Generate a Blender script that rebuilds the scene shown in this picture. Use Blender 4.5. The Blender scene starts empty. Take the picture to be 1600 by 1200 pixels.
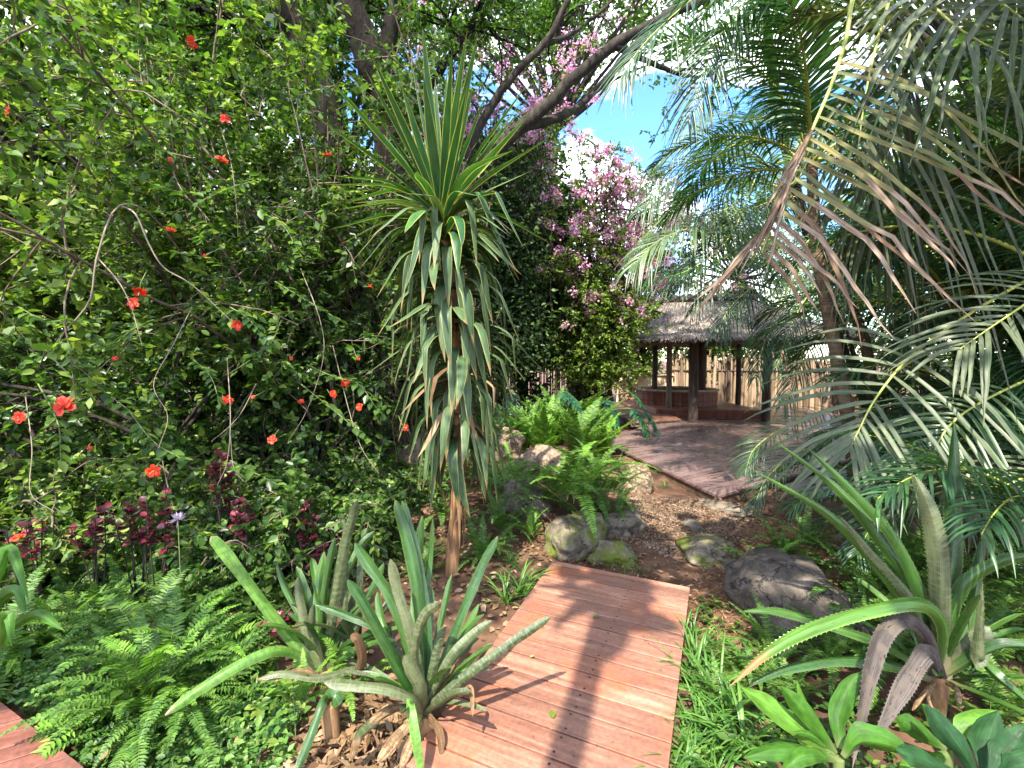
import bpy, math, random
import numpy as np
from mathutils import Vector

scene = bpy.context.scene
C = scene.collection
R = math.radians

# ------------------------------------------------------------------ camera
PITCH = R(3.0)
CAMZ = 1.6
FPX = 733.1                       # focal length in pixels of the 1600 px wide photograph
cam_d = bpy.data.cameras.new("camera")
cam_d.sensor_width = 36.0
cam_d.lens = 36.0 * FPX / 1600.0
cam_d.clip_start = 0.05
cam_d.clip_end = 2000
cam = bpy.data.objects.new("camera", cam_d)
cam.location = (0, 0, CAMZ)
cam.rotation_euler = (R(90) - PITCH, 0, 0)
C.objects.link(cam)
scene.camera = cam

# ------------------------------------------------------------------ light
SUN_EL, SUN_AZ = R(54.0), R(199.0)      # azimuth clockwise from +Y
sun_dir = Vector((math.sin(SUN_AZ) * math.cos(SUN_EL), math.cos(SUN_AZ) * math.cos(SUN_EL), math.sin(SUN_EL)))
sd = bpy.data.lights.new("sun", "SUN")
sd.energy = 3.7
sd.angle = R(0.45)
sd.color = (1.0, 0.93, 0.80)
so = bpy.data.objects.new("sun", sd)
so.rotation_euler = sun_dir.to_track_quat("Z", "Y").to_euler()
so.location = (-3, -8, 14)
C.objects.link(so)

world = bpy.data.worlds.new("World")
scene.world = world
world.use_nodes = True
wn, wl = world.node_tree.nodes, world.node_tree.links
wn.clear()
wo = wn.new("ShaderNodeOutputWorld")
bg = wn.new("ShaderNodeBackground")
bg.inputs["Strength"].default_value = 0.15
sky = wn.new("ShaderNodeTexSky")
sky.sky_type = "NISHITA"
sky.sun_disc = False
sky.sun_elevation = SUN_EL
sky.sun_rotation = SUN_AZ
sky.air_density = 1.0
sky.dust_density = 0.6
sky.ozone_density = 2.0
tc = wn.new("ShaderNodeTexCoord")
cn = wn.new("ShaderNodeTexNoise")
cn.inputs["Scale"].default_value = 3.2
cn.inputs["Detail"].default_value = 6
cn.inputs["Roughness"].default_value = 0.55
mp = wn.new("ShaderNodeMapping")
mp.inputs["Scale"].default_value = (1, 1, 1.9)
mp.inputs["Location"].default_value = (0.35, 0.1, 0.0)
cr = wn.new("ShaderNodeValToRGB")
cr.color_ramp.elements[0].position = 0.46
cr.color_ramp.elements[1].position = 0.58
mx = wn.new("ShaderNodeMix")
mx.data_type = "RGBA"
mx.inputs[7].default_value = (8.0, 8.0, 8.8, 1)
wl.new(tc.outputs["Generated"], mp.inputs["Vector"])
wl.new(mp.outputs["Vector"], cn.inputs["Vector"])
wl.new(cn.outputs["Fac"], cr.inputs["Fac"])
wl.new(cr.outputs["Color"], mx.inputs[0])
hs = wn.new("ShaderNodeHueSaturation")
hs.inputs["Hue"].default_value = 0.503
hs.inputs["Saturation"].default_value = 1.25
wl.new(sky.outputs["Color"], hs.inputs["Color"])
wl.new(hs.outputs["Color"], mx.inputs[6])
wl.new(mx.outputs[2], bg.inputs["Color"])
wl.new(bg.outputs["Background"], wo.inputs["Surface"])

scene.view_settings.view_transform = "Standard"
scene.view_settings.look = "None"
scene.view_settings.exposure = 2.08
scene.view_settings.gamma = 1.0
scene.render.engine = "CYCLES"
cy = scene.cycles
cy.max_bounces = 6
cy.diffuse_bounces = 4
cy.glossy_bounces = 2
cy.transmission_bounces = 3
cy.transparent_max_bounces = 4
cy.caustics_reflective = False
cy.caustics_refractive = False
cy.sample_clamp_indirect = 4.0
cy.use_denoising = True

# ------------------------------------------------------------------ helpers
def tag(o, label=None, cat=None, group=None, kind=None):
    if label: o["label"] = label
    if cat: o["category"] = cat
    if group: o["group"] = group
    if kind: o["kind"] = kind
    return o

def thing(name, label, cat, loc=(0, 0, 0), group=None):
    o = bpy.data.objects.new(name, None)
    o.empty_display_size = 0.1
    o.location = loc
    C.objects.link(o)
    return tag(o, label, cat, group)

def copy_tree(o, parent=None):
    c = o.copy()
    C.objects.link(c)
    if parent is not None:
        c.parent = parent
    for ch in list(o.children):
        copy_tree(ch, c)
    return c

def at(px, py, Y):
    """a point of the place that lies Y metres ahead, on the photograph's line of sight"""
    dx, dy = (px - 800.0) / FPX, (600.0 - py) / FPX
    ry = math.cos(PITCH) + dy * math.sin(PITCH)
    rz = -math.sin(PITCH) + dy * math.cos(PITCH)
    s = Y / ry
    return np.array((dx * s, Y, CAMZ + rz * s))

def ground_h(x, y):
    x = np.asarray(x, float); y = np.asarray(y, float)
    h = -0.13 + 0.025 * np.sin(1.7 * x + 0.6) * np.sin(1.3 * y + 1.1) + 0.018 * np.sin(4.1 * x + 2.2 * y)
    h = h + 0.22 * np.exp(-((x + 0.6) / 1.9) ** 2 - ((y - 7.0) / 1.3) ** 2)
    h = h + 0.16 * np.exp(-((x - 1.0) / 0.7) ** 2 - ((y - 5.2) / 0.7) ** 2)
    h = h + 0.10 * np.exp(-((x - 2.6) / 0.8) ** 2 - ((y - 3.6) / 0.8) ** 2)
    return h

def gnd(px, py):
    """where the line of sight through a pixel meets the ground"""
    y = 0.8
    while y < 60:
        p = at(px, py, y)
        if p[2] <= ground_h(p[0], p[1]):
            return p
        y *= 1.01
    return p

def unit(v):
    v = np.asarray(v, float)
    return v / np.maximum(np.linalg.norm(v, axis=-1, keepdims=True), 1e-9)

class MB:
    def __init__(self):
        self.V, self.Q, self.T, self.mq, self.mt, self.n = [], [], [], [], [], 0
        self.U = []
    def add(self, V, Q=None, T=None, mat=0, U=None):
        V = np.asarray(V, float).reshape(-1, 3)
        self.U.append(np.full((len(V), 3), .5) if U is None else U)
        if Q is not None and len(Q):
            Q = np.asarray(Q, np.int64).reshape(-1, 4)
            self.Q.append(Q + self.n)
            self.mq.append(np.full(len(Q), mat) if np.isscalar(mat) else np.asarray(mat))
        if T is not None and len(T):
            T = np.asarray(T, np.int64).reshape(-1, 3)
            self.T.append(T + self.n)
            self.mt.append(np.full(len(T), mat if np.isscalar(mat) else 0))
        self.V.append(V)
        self.n += len(V)
    def build(self, name, mats, parent=None, smooth=True, loc=None):
        me = bpy.data.meshes.new(name)
        V = np.concatenate(self.V) if self.V else np.zeros((0, 3))
        if loc is not None:
            V = V - np.asarray(loc, float)
        anc = parent
        while anc is not None:
            V = V - np.array(anc.location)
            anc = anc.parent
        Q = np.concatenate(self.Q) if self.Q else np.zeros((0, 4), np.int64)
        T = np.concatenate(self.T) if self.T else np.zeros((0, 3), np.int64)
        nq, nt = len(Q), len(T)
        me.vertices.add(len(V))
        me.vertices.foreach_set("co", V.astype(np.float32).ravel())
        me.loops.add(nq * 4 + nt * 3)
        me.loops.foreach_set("vertex_index", np.concatenate([Q.ravel(), T.ravel()]).astype(np.int32))
        me.polygons.add(nq + nt)
        ls = np.concatenate([np.arange(nq) * 4, nq * 4 + np.arange(nt) * 3]).astype(np.int32)
        me.polygons.foreach_set("loop_start", ls)
        if not isinstance(mats, (list, tuple)):
            mats = [mats]
        for m in mats:
            me.materials.append(m)
        mi = np.concatenate((self.mq or [np.zeros(0)]) + (self.mt or [np.zeros(0)])).astype(np.int32)
        me.polygons.foreach_set("material_index", mi)
        me.polygons.foreach_set("use_smooth", np.full(nq + nt, smooth, bool))
        if any(u is not None and len(u) and u.std() > 0 for u in self.U):
            at_ = me.attributes.new('luv', 'FLOAT_VECTOR', 'POINT')
            at_.data.foreach_set('vector', np.concatenate(self.U).astype(np.float32).ravel())
        me.update(calc_edges=True)
        me.validate()
        o = bpy.data.objects.new(name, me)
        C.objects.link(o)
        if parent is not None:
            o.parent = parent
        if loc is not None and parent is None:
            o.location = loc
        return o

def box(mb, lo, hi, mat=0, bev=0.0, M=None):
    """a box; bev > 0 chamfers all of its edges"""
    lo, hi = np.minimum(lo, hi).astype(float), np.maximum(lo, hi).astype(float)
    if bev <= 0:
        V = np.array([[x, y, z] for z in (lo[2], hi[2]) for y in (lo[1], hi[1]) for x in (lo[0], hi[0])])
        F = [[0, 2, 3, 1], [4, 5, 7, 6], [0, 1, 5, 4], [2, 6, 7, 3], [0, 4, 6, 2], [1, 3, 7, 5]]
        T = None
    else:
        V, idx = [], {}
        for cx in (0, 1):
            for cy_ in (0, 1):
                for cz in (0, 1):
                    c = np.array([(lo, hi)[k][i] for i, k in enumerate((cx, cy_, cz))])
                    sg = np.array([1 if k == 0 else -1 for k in (cx, cy_, cz)]) * bev
                    for a in range(3):
                        p = c + sg
                        p[a] = c[a]
                        idx[(cx, cy_, cz, a)] = len(V)
                        V.append(p)
        V = np.array(V)
        F, T = [], []
        for a in range(3):
            b, c = [i for i in range(3) if i != a]
            for k in (0, 1):
                f = []
                for (i, j) in ((0, 0), (1, 0), (1, 1), (0, 1)):
                    key = [0, 0, 0]; key[a] = k; key[b] = i; key[c] = j
                    f.append(idx[(*key, a)])
                F.append(f)
            for i in (0, 1):
                for j in (0, 1):
                    f = []
                    for (k, face) in ((0, b), (1, b), (1, c), (0, c)):
                        key = [0, 0, 0]; key[a] = k; key[b] = i; key[c] = j
                        f.append(idx[(*key, face)])
                    F.append(f)
        for i in (0, 1):
            for j in (0, 1):
                for k in (0, 1):
                    T.append([idx[(i, j, k, a)] for a in range(3)])
    if M is not None:
        V = np.array([M(p) for p in V])
    mb.add(V, F, T, mat)

def tubes(mb, P, Rd, sides=6, mat=0, cap=True):
    """many tapering tubes at once: P (N,K,3), Rd (N,K)"""
    P = np.asarray(P, float)
    if P.ndim == 2: P = P[None]
    N, K, _ = P.shape
    Rd = np.broadcast_to(np.asarray(Rd, float), (N, K))
    Tn = unit(np.gradient(P, axis=1))
    avg = unit(Tn.mean(axis=1))
    ref = np.where(np.abs(avg[:, 2:3]) < 0.8, np.array([[0, 0, 1.0]]), np.array([[1.0, 0, 0]]))
    A = unit(np.cross(Tn, ref[:, None, :]))
    B = np.cross(A, Tn)
    ang = np.linspace(0, 2 * np.pi, sides, endpoint=False)
    V = P[:, :, None, :] + Rd[:, :, None, None] * (np.cos(ang)[None, None, :, None] * A[:, :, None, :] + np.sin(ang)[None, None, :, None] * B[:, :, None, :])
    n = np.arange(N)[:, None, None]; k = np.arange(K - 1)[None, :, None]; s = np.arange(sides)[None, None, :]
    s2 = (s + 1) % sides
    base = n * K * sides
    Q = np.stack(np.broadcast_arrays(base + k * sides + s, base + k * sides + s2, base + (k + 1) * sides + s2, base + (k + 1) * sides + s), -1).reshape(-1, 4)
    mb.add(V.reshape(-1, 3), Q, None, mat)
    if cap and sides in (4, 6, 8, 10, 12, 16, 20, 24):
        for e in (0, K - 1):
            c = mb.n
            VV = np.concatenate([V[:, e].reshape(-1, 3), P[:, e]])
            i = np.arange(N)[:, None] * sides + np.arange(sides)[None]
            j = np.arange(N)[:, None] * sides + (np.arange(sides)[None] + 1) % sides
            cc = np.broadcast_to((N * sides + np.arange(N))[:, None], i.shape)
            mb.add(VV, None, np.stack([i, j, cc], -1).reshape(-1, 3), mat)

def ribbons(mb, P, W, side, xs=(-0.5, 0, 0.5), zs=(0.12, 0, 0.12), mats=0):
    """many leaf blades at once: P (N,K,3) midribs, W (N,K) widths, side (N,3) or (N,K,3) across the blade"""
    P = np.asarray(P, float)
    if P.ndim == 2: P = P[None]
    N, K, _ = P.shape
    W = np.broadcast_to(np.asarray(W, float), (N, K))
    side = np.asarray(side, float)
    if side.ndim == 1: side = side[None]
    if side.ndim == 2: side = np.broadcast_to(side[:, None, :], (N, K, 3))
    Tn = unit(np.gradient(P, axis=1))
    S = unit(side - (side * Tn).sum(-1, keepdims=True) * Tn)
    Nn = np.cross(S, Tn)
    xs, zs = np.asarray(xs, float), np.asarray(zs, float)
    m = len(xs)
    V = P[:, :, None, :] + W[:, :, None, None] * (xs[None, None, :, None] * S[:, :, None, :] + zs[None, None, :, None] * Nn[:, :, None, :])
    n = np.arange(N)[:, None, None]; k = np.arange(K - 1)[None, :, None]; s = np.arange(m - 1)[None, None, :]
    b = n * K * m
    Q = np.stack(np.broadcast_arrays(b + k * m + s, b + k * m + s + 1, b + (k + 1) * m + s + 1, b + (k + 1) * m + s), -1)
    if not np.isscalar(mats):
        mats = np.asarray(mats)
        mats = np.broadcast_to(mats if mats.ndim == 3 else mats[None, None, :], Q.shape[:3]).reshape(-1)
    U = np.empty(V.shape)
    U[..., 0] = (xs - xs[0])[None, None, :] / (xs[-1] - xs[0])
    U[..., 1] = np.linspace(0, 1, K)[None, :, None]
    U[..., 2] = (np.modf(np.abs(P[:, 0].sum(-1) * 7.31 + P[:, -1].sum(-1) * 13.7))[0])[:, None, None]
    mb.add(V.reshape(-1, 3), Q.reshape(-1, 4), None, mats, U.reshape(-1, 3))

# leaf outlines: x across, y along, z off the blade; (verts, quads, tris)
LEAF_OV = (np.array([(0, 0, 0), (0, .48, -.03), (0, 1, -.13), (.20, .18, .05), (.30, .50, .06), (-.20, .18, .05), (-.30, .50, .06), (.16, .80, -.01), (-.16, .80, -.01)]),
           [(0, 3, 4, 1), (0, 1, 6, 5), (1, 4, 7, 2), (1, 2, 8, 6)], [])
LEAF_DI = (np.array([(0, 0, 0), (.27, .45, .06), (0, 1, -.06), (-.27, .45, .06)]), [(0, 1, 2, 3)], [])
LEAF_NA = (np.array([(0, 0, 0), (.13, .4, .03), (0, 1, -.1), (-.13, .4, .03)]), [(0, 1, 2, 3)], [])
PETAL = (np.array([(0, 0, 0), (0, .5, -.05), (0, 1, -.25), (.22, .3, .03), (.42, .7, -.02), (-.22, .3, .03), (-.42, .7, -.02), (.25, 1.0, -.2), (-.25, 1.0, -.2)]),
         [(0, 3, 4, 1), (0, 1, 6, 5), (1, 4, 7, 2), (1, 2, 8, 6)], [])

def leaves(mb, P, D, N, size, tmpl=LEAF_OV, mat=0):
    P = np.asarray(P, float).reshape(-1, 3)
    D = unit(D)
    N = np.broadcast_to(np.asarray(N, float), D.shape)
    N = unit(N - (N * D).sum(-1, keepdims=True) * D)
    S = np.cross(D, N)
    size = np.broadcast_to(np.asarray(size, float), (len(P),))
    tv, tq, tt = tmpl
    V = P[:, None, :] + size[:, None, None] * (tv[None, :, 0:1] * S[:, None, :] + tv[None, :, 1:2] * D[:, None, :] + tv[None, :, 2:3] * N[:, None, :])
    b = (np.arange(len(P)) * len(tv))[:, None, None]
    Q = (b + np.asarray(tq)[None]).reshape(-1, 4) if len(tq) else None
    T = (b + np.asarray(tt)[None]).reshape(-1, 3) if len(tt) else None
    mb.add(V.reshape(-1, 3), Q, T, mat)

def grow(rng, P0, D0, L, K, grav=0.0, wig=0.2):
    P0 = np.asarray(P0, float).reshape(-1, 3)
    D = unit(np.asarray(D0, float).reshape(-1, 3))
    L = np.broadcast_to(np.asarray(L, float), (len(P0),))
    P = [P0]
    for _ in range(K):
        D = unit(D + wig * rng.normal(size=D.shape) + np.array([0, 0, -grav]))
        P.append(P[-1] + D * (L / K)[:, None])
    return np.stack(P, 1)

def on_curves(P, idx, t):
    K = P.shape[1] - 1
    f = np.clip(t, 0, 0.9999) * K
    i = f.astype(int)
    w = (f - i)[:, None]
    a, b = P[idx, i], P[idx, i + 1]
    return a * (1 - w) + b * w, unit(b - a)

def catmull(pts, n=24):
    p = np.asarray(pts, float)
    p = np.concatenate([[2 * p[0] - p[1]], p, [2 * p[-1] - p[-2]]])
    m = len(p) - 3
    t = np.linspace(0, m - 1e-6, n)
    i = t.astype(int); u = (t - i)[:, None]
    a, b, c, d = p[i], p[i + 1], p[i + 2], p[i + 3]
    return 0.5 * (2 * b + (c - a) * u + (2 * a - 5 * b + 4 * c - d) * u ** 2 + (3 * b - a - 3 * c + d) * u ** 3)

def rdir(rng, n):
    return unit(rng.normal(size=(n, 3)))

def branchwork(rng, limbs, n_lat, lat_len, n_twig, twig_len, n_leaf, size, start=0.3, grav=(0.05, 0.1), wig=0.18, up=0.25, spread=1.0, flat=0.75):
    """limbs (N,K,3) -> laterals, twigs and leaf frames growing off them"""
    limbs = np.asarray(limbs, float)
    N = len(limbs)
    li = np.repeat(np.arange(N), n_lat)
    p, t = on_curves(limbs, li, start + (1 - start) * rng.random(len(li)) ** 0.8)
    d = unit(t * 0.5 + spread * rdir(rng, len(li)) + np.array([0, 0, up]))
    lat = grow(rng, p, d, lat_len * rng.uniform(0.5, 1.2, len(li)), 6, grav[0], wig)
    ti = np.repeat(np.arange(len(lat)), n_twig)
    p, t = on_curves(lat, ti, rng.uniform(0.1, 1, len(ti)))
    d = unit(t * 0.7 + 0.9 * rdir(rng, len(ti)))
    tw = grow(rng, p, d, twig_len * rng.uniform(0.5, 1.3, len(ti)), 4, grav[1], wig)
    fi = np.repeat(np.arange(len(tw)), n_leaf)
    p, t = on_curves(tw, fi, rng.uniform(0.1, 1.0, len(fi)))
    d = unit(t * 0.5 + rdir(rng, len(fi)) * np.array([1, 1, 0.6]) + np.array([0, 0, -0.15]))
    n = unit(np.array([0, 0, flat]) + rdir(rng, len(fi)) * 0.75)
    s = size * rng.uniform(0.55, 1.25, len(fi))
    return lat, tw, (p, d, n, s)

def surround(rng, centre, radii, n, shell=0.45):
    d = rdir(rng, n)
    r = (shell + (1 - shell) * rng.random(n)) ** 0.6
    return np.asarray(centre) + d * r[:, None] * np.asarray(radii), d

# ------------------------------------------------------------------ materials
def new_mat(name):
    m = bpy.data.materials.new(name)
    m.use_nodes = True
    nt = m.node_tree
    nt.nodes.clear()
    out = nt.nodes.new("ShaderNodeOutputMaterial")
    return m, nt, out

def ramp(nt, cols, pos=None):
    r = nt.nodes.new("ShaderNodeValToRGB")
    e = r.color_ramp.elements
    pos = pos or [i / (len(cols) - 1) for i in range(len(cols))]
    while len(e) < len(cols): e.new(0.5)
    for i, c in enumerate(cols):
        e[i].position = pos[i]
        e[i].color = (*c, 1)
    return r

def leaf_mat(name, cols, rough=0.45, trans=0.35, spec=0.45, tcol=(1.25, 1.35, 0.55), pos=None, bands=None):
    m, nt, out = new_mat(name)
    N, L = nt.nodes, nt.links
    g = N.new("ShaderNodeNewGeometry")
    r = ramp(nt, cols, pos)
    L.new(g.outputs["Random Per Island"], r.inputs["Fac"])
    co = N.new("ShaderNodeTexCoord")
    nz = N.new("ShaderNodeTexNoise"); nz.inputs["Scale"].default_value = 9.0; nz.inputs["Detail"].default_value = 3
    L.new(co.outputs["Object"], nz.inputs["Vector"])
    mr = N.new("ShaderNodeMapRange"); mr.inputs[1].default_value = 0.3; mr.inputs[2].default_value = 0.7; mr.inputs[3].default_value = 0.72; mr.inputs[4].default_value = 1.28
    L.new(nz.outputs["Fac"], mr.inputs[0])
    mul = N.new("ShaderNodeMix"); mul.data_type = "RGBA"; mul.blend_type = "MULTIPLY"; mul.inputs[0].default_value = 1.0
    L.new(r.outputs["Color"], mul.inputs[6]); L.new(mr.outputs[0], mul.inputs[7])
    base = mul.outputs[2]
    if bands:
        wv = N.new("ShaderNodeTexNoise"); wv.inputs["Scale"].default_value = bands[0]; wv.inputs["Detail"].default_value = 2
        mpn = N.new("ShaderNodeMapping"); mpn.inputs["Scale"].default_value = bands[2]
        L.new(co.outputs["Object"], mpn.inputs["Vector"]); L.new(mpn.outputs["Vector"], wv.inputs["Vector"])
        rr = N.new("ShaderNodeMapRange"); rr.inputs[1].default_value = 0.42; rr.inputs[2].default_value = 0.62
        L.new(wv.outputs["Fac"], rr.inputs[0])
        mb_ = N.new("ShaderNodeMix"); mb_.data_type = "RGBA"
        L.new(rr.outputs[0], mb_.inputs[0]); L.new(base, mb_.inputs[6]); mb_.inputs[7].default_value = (*bands[1], 1)
        base = mb_.outputs[2]
    p = N.new("ShaderNodeBsdfPrincipled")
    p.inputs["Roughness"].default_value = rough
    p.inputs["Specular IOR Level"].default_value = spec
    L.new(base, p.inputs["Base Color"])
    if trans > 0:
        tr = N.new("ShaderNodeBsdfTranslucent")
        tm = N.new("ShaderNodeMix"); tm.data_type = "RGBA"; tm.blend_type = "MULTIPLY"; tm.inputs[0].default_value = 1.0
        tm.inputs[7].default_value = (*tcol, 1)
        L.new(base, tm.inputs[6]); L.new(tm.outputs[2], tr.inputs["Color"])
        ms = N.new("ShaderNodeMixShader"); ms.inputs[0].default_value = trans
        L.new(p.outputs[0], ms.inputs[1]); L.new(tr.outputs[0], ms.inputs[2]); L.new(ms.outputs[0], out.inputs["Surface"])
    else:
        L.new(p.outputs[0], out.inputs["Surface"])
    return m

def strap_mat(name, cols, rough=0.4, trans=0.2, spec=0.4, tcol=(1.25, 1.35, 0.55), streak=(45, .25), band=None, edge=None, tip=None, root=None, spots=None):
    """long leaf blades: streaks along the blade, scurf bands across it, margin, tip and leaf base of their own colour"""
    m, nt, out = new_mat(name)
    N, L = nt.nodes, nt.links
    def math_(op, a, b=None, c=None):
        n = N.new("ShaderNodeMath"); n.operation = op
        for i, v in enumerate((a, b, c)):
            if v is None: continue
            if hasattr(v, "links"): L.new(v, n.inputs[i])
            else: n.inputs[i].default_value = v
        return n.outputs[0]
    def rng_(v, a, b, c, d):
        n = N.new("ShaderNodeMapRange"); n.interpolation_type = "SMOOTHSTEP"
        L.new(v, n.inputs[0])
        for i, q in enumerate((a, b, c, d)): n.inputs[i + 1].default_value = q
        return n.outputs[0]
    def mix(f, a, b, blend="MIX"):
        n = N.new("ShaderNodeMix"); n.data_type = "RGBA"; n.blend_type = blend
        if hasattr(f, "links"): L.new(f, n.inputs[0])
        else: n.inputs[0].default_value = f
        for i, v in ((6, a), (7, b)):
            if hasattr(v, "links"): L.new(v, n.inputs[i])
            else: n.inputs[i].default_value = (*v, 1)
        return n.outputs[2]
    at_ = N.new("ShaderNodeAttribute"); at_.attribute_name = "luv"
    sp = N.new("ShaderNodeSeparateXYZ"); L.new(at_.outputs["Vector"], sp.inputs[0])
    x, y, z = sp.outputs
    def noise(sx, sy, det=3):
        c = N.new("ShaderNodeCombineXYZ")
        L.new(math_("MULTIPLY", x, sx), c.inputs[0]); L.new(math_("MULTIPLY", y, sy), c.inputs[1]); L.new(math_("MULTIPLY", z, 37.0), c.inputs[2])
        n = N.new("ShaderNodeTexNoise"); n.inputs["Scale"].default_value = 1.0; n.inputs["Detail"].default_value = det
        L.new(c.outputs[0], n.inputs["Vector"])
        return n.outputs["Fac"]
    r = ramp(nt, cols); L.new(z, r.inputs["Fac"])
    col = r.outputs["Color"]
    st = noise(streak[0], 2.0)
    col = mix(1.0, col, rng_(st, .3, .7, 1 - streak[1], 1 + streak[1]), "MULTIPLY")
    col = mix(1.0, col, rng_(noise(3, 7, 4), .3, .7, .75, 1.22), "MULTIPLY")
    if band: col = mix(rng_(noise(1.5, band[0], 4), .45, .62, 0.0, band[2]), col, band[1])
    if root: col = mix(rng_(y, .0, root[1], 1.0, 0.0), col, root[0])
    if spots: col = mix(rng_(noise(9, 26, 5), spots[1], spots[1] + .06, 0.0, 1.0), col, spots[0])
    if edge: col = mix(rng_(math_("ABSOLUTE", math_("SUBTRACT", x, .5)), edge[1], edge[1] + .05, 0.0, 1.0), col, edge[0])
    if tip: col = mix(rng_(math_("ADD", y, math_("MULTIPLY", noise(5, 9), .25)), tip[1], tip[1] + .06, 0.0, 1.0), col, tip[0])
    p = N.new("ShaderNodeBsdfPrincipled")
    p.inputs["Specular IOR Level"].default_value = spec
    L.new(rng_(noise(6, 14), .3, .7, rough - .08, rough + .15), p.inputs["Roughness"])
    L.new(col, p.inputs["Base Color"])
    b = N.new("ShaderNodeBump"); b.inputs["Strength"].default_value = .35; b.inputs["Distance"].default_value = .003
    L.new(st, b.inputs["Height"]); L.new(b.outputs[0], p.inputs["Normal"])
    tr = N.new("ShaderNodeBsdfTranslucent"); L.new(mix(1.0, col, tcol, "MULTIPLY"), tr.inputs["Color"])
    ms = N.new("ShaderNodeMixShader"); ms.inputs[0].default_value = trans
    L.new(p.outputs[0], ms.inputs[1]); L.new(tr.outputs[0], ms.inputs[2]); L.new(ms.outputs[0], out.inputs["Surface"])
    return m

def rough_mat(name, cols, scale=8, rough=0.85, bump=0.5, stretch=(1, 1, 1), detail=8, bdist=0.02, spec=0.3, island=0.0, pos=None, moss=None, crack=0.0):
    m, nt, out = new_mat(name)
    N, L = nt.nodes, nt.links
    co = N.new("ShaderNodeTexCoord")
    mpn = N.new("ShaderNodeMapping"); mpn.inputs["Scale"].default_value = stretch
    L.new(co.outputs["Object"], mpn.inputs["Vector"])
    nz = N.new("ShaderNodeTexNoise"); nz.inputs["Scale"].default_value = scale; nz.inputs["Detail"].default_value = detail; nz.inputs["Roughness"].default_value = 0.65
    L.new(mpn.outputs["Vector"], nz.inputs["Vector"])
    r = ramp(nt, cols, pos or list(np.linspace(0.3, 0.7, len(cols))))
    L.new(nz.outputs["Fac"], r.inputs["Fac"])
    base = r.outputs["Color"]
    if island > 0:
        g = N.new("ShaderNodeNewGeometry")
        mr = N.new("ShaderNodeMapRange"); mr.inputs[3].default_value = 1 - island; mr.inputs[4].default_value = 1 + island
        L.new(g.outputs["Random Per Island"], mr.inputs[0])
        mul = N.new("ShaderNodeMix"); mul.data_type = "RGBA"; mul.blend_type = "MULTIPLY"; mul.inputs[0].default_value = 1.0
        L.new(base, mul.inputs[6]); L.new(mr.outputs[0], mul.inputs[7]); base = mul.outputs[2]
    if moss:
        n2 = N.new("ShaderNodeTexNoise"); n2.inputs["Scale"].default_value = moss[1]; n2.inputs["Detail"].default_value = 5
        L.new(co.outputs["Object"], n2.inputs["Vector"])
        rr = N.new("ShaderNodeMapRange"); rr.inputs[1].default_value = moss[2]; rr.inputs[2].default_value = moss[2] + 0.10
        n2.inputs['Detail'].default_value = 9; n2.inputs['Roughness'].default_value = .7
        L.new(n2.outputs["Fac"], rr.inputs[0])
        mm = N.new("ShaderNodeMix"); mm.data_type = "RGBA"
        L.new(rr.outputs[0], mm.inputs[0]); L.new(base, mm.inputs[6]); mm.inputs[7].default_value = (*moss[0], 1)
        base = mm.outputs[2]
    hgt = nz.outputs["Fac"]
    if crack > 0:                                      # split seams and chipped faces
        ad = N.new("ShaderNodeMix"); ad.data_type = "VECTOR"; ad.inputs[0].default_value = .22
        L.new(co.outputs["Object"], ad.inputs[4]); L.new(nz.outputs["Color"], ad.inputs[5])
        vo = N.new("ShaderNodeTexVoronoi"); vo.feature = "DISTANCE_TO_EDGE"; vo.inputs["Scale"].default_value = crack
        L.new(ad.outputs[1], vo.inputs["Vector"])
        cr_ = N.new("ShaderNodeMapRange"); cr_.inputs[1].default_value = .0; cr_.inputs[2].default_value = .016; cr_.inputs[3].default_value = .55
        L.new(vo.outputs["Distance"], cr_.inputs[0])
        cm = N.new("ShaderNodeMix"); cm.data_type = "RGBA"; cm.blend_type = "MULTIPLY"; cm.inputs[0].default_value = 1
        L.new(base, cm.inputs[6]); L.new(cr_.outputs[0], cm.inputs[7]); base = cm.outputs[2]
        hm = N.new("ShaderNodeMath"); hm.operation = "ADD"
        L.new(nz.outputs["Fac"], hm.inputs[0]); L.new(cr_.outputs[0], hm.inputs[1]); hgt = hm.outputs[0]
    p = N.new("ShaderNodeBsdfPrincipled")
    p.inputs["Roughness"].default_value = rough
    p.inputs["Specular IOR Level"].default_value = spec
    L.new(base, p.inputs["Base Color"])
    if bump > 0:
        b = N.new("ShaderNodeBump"); b.inputs["Strength"].default_value = bump; b.inputs["Distance"].default_value = bdist
        L.new(hgt, b.inputs["Height"]); L.new(b.outputs[0], p.inputs["Normal"])
    L.new(p.outputs[0], out.inputs["Surface"])
    return m

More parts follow.
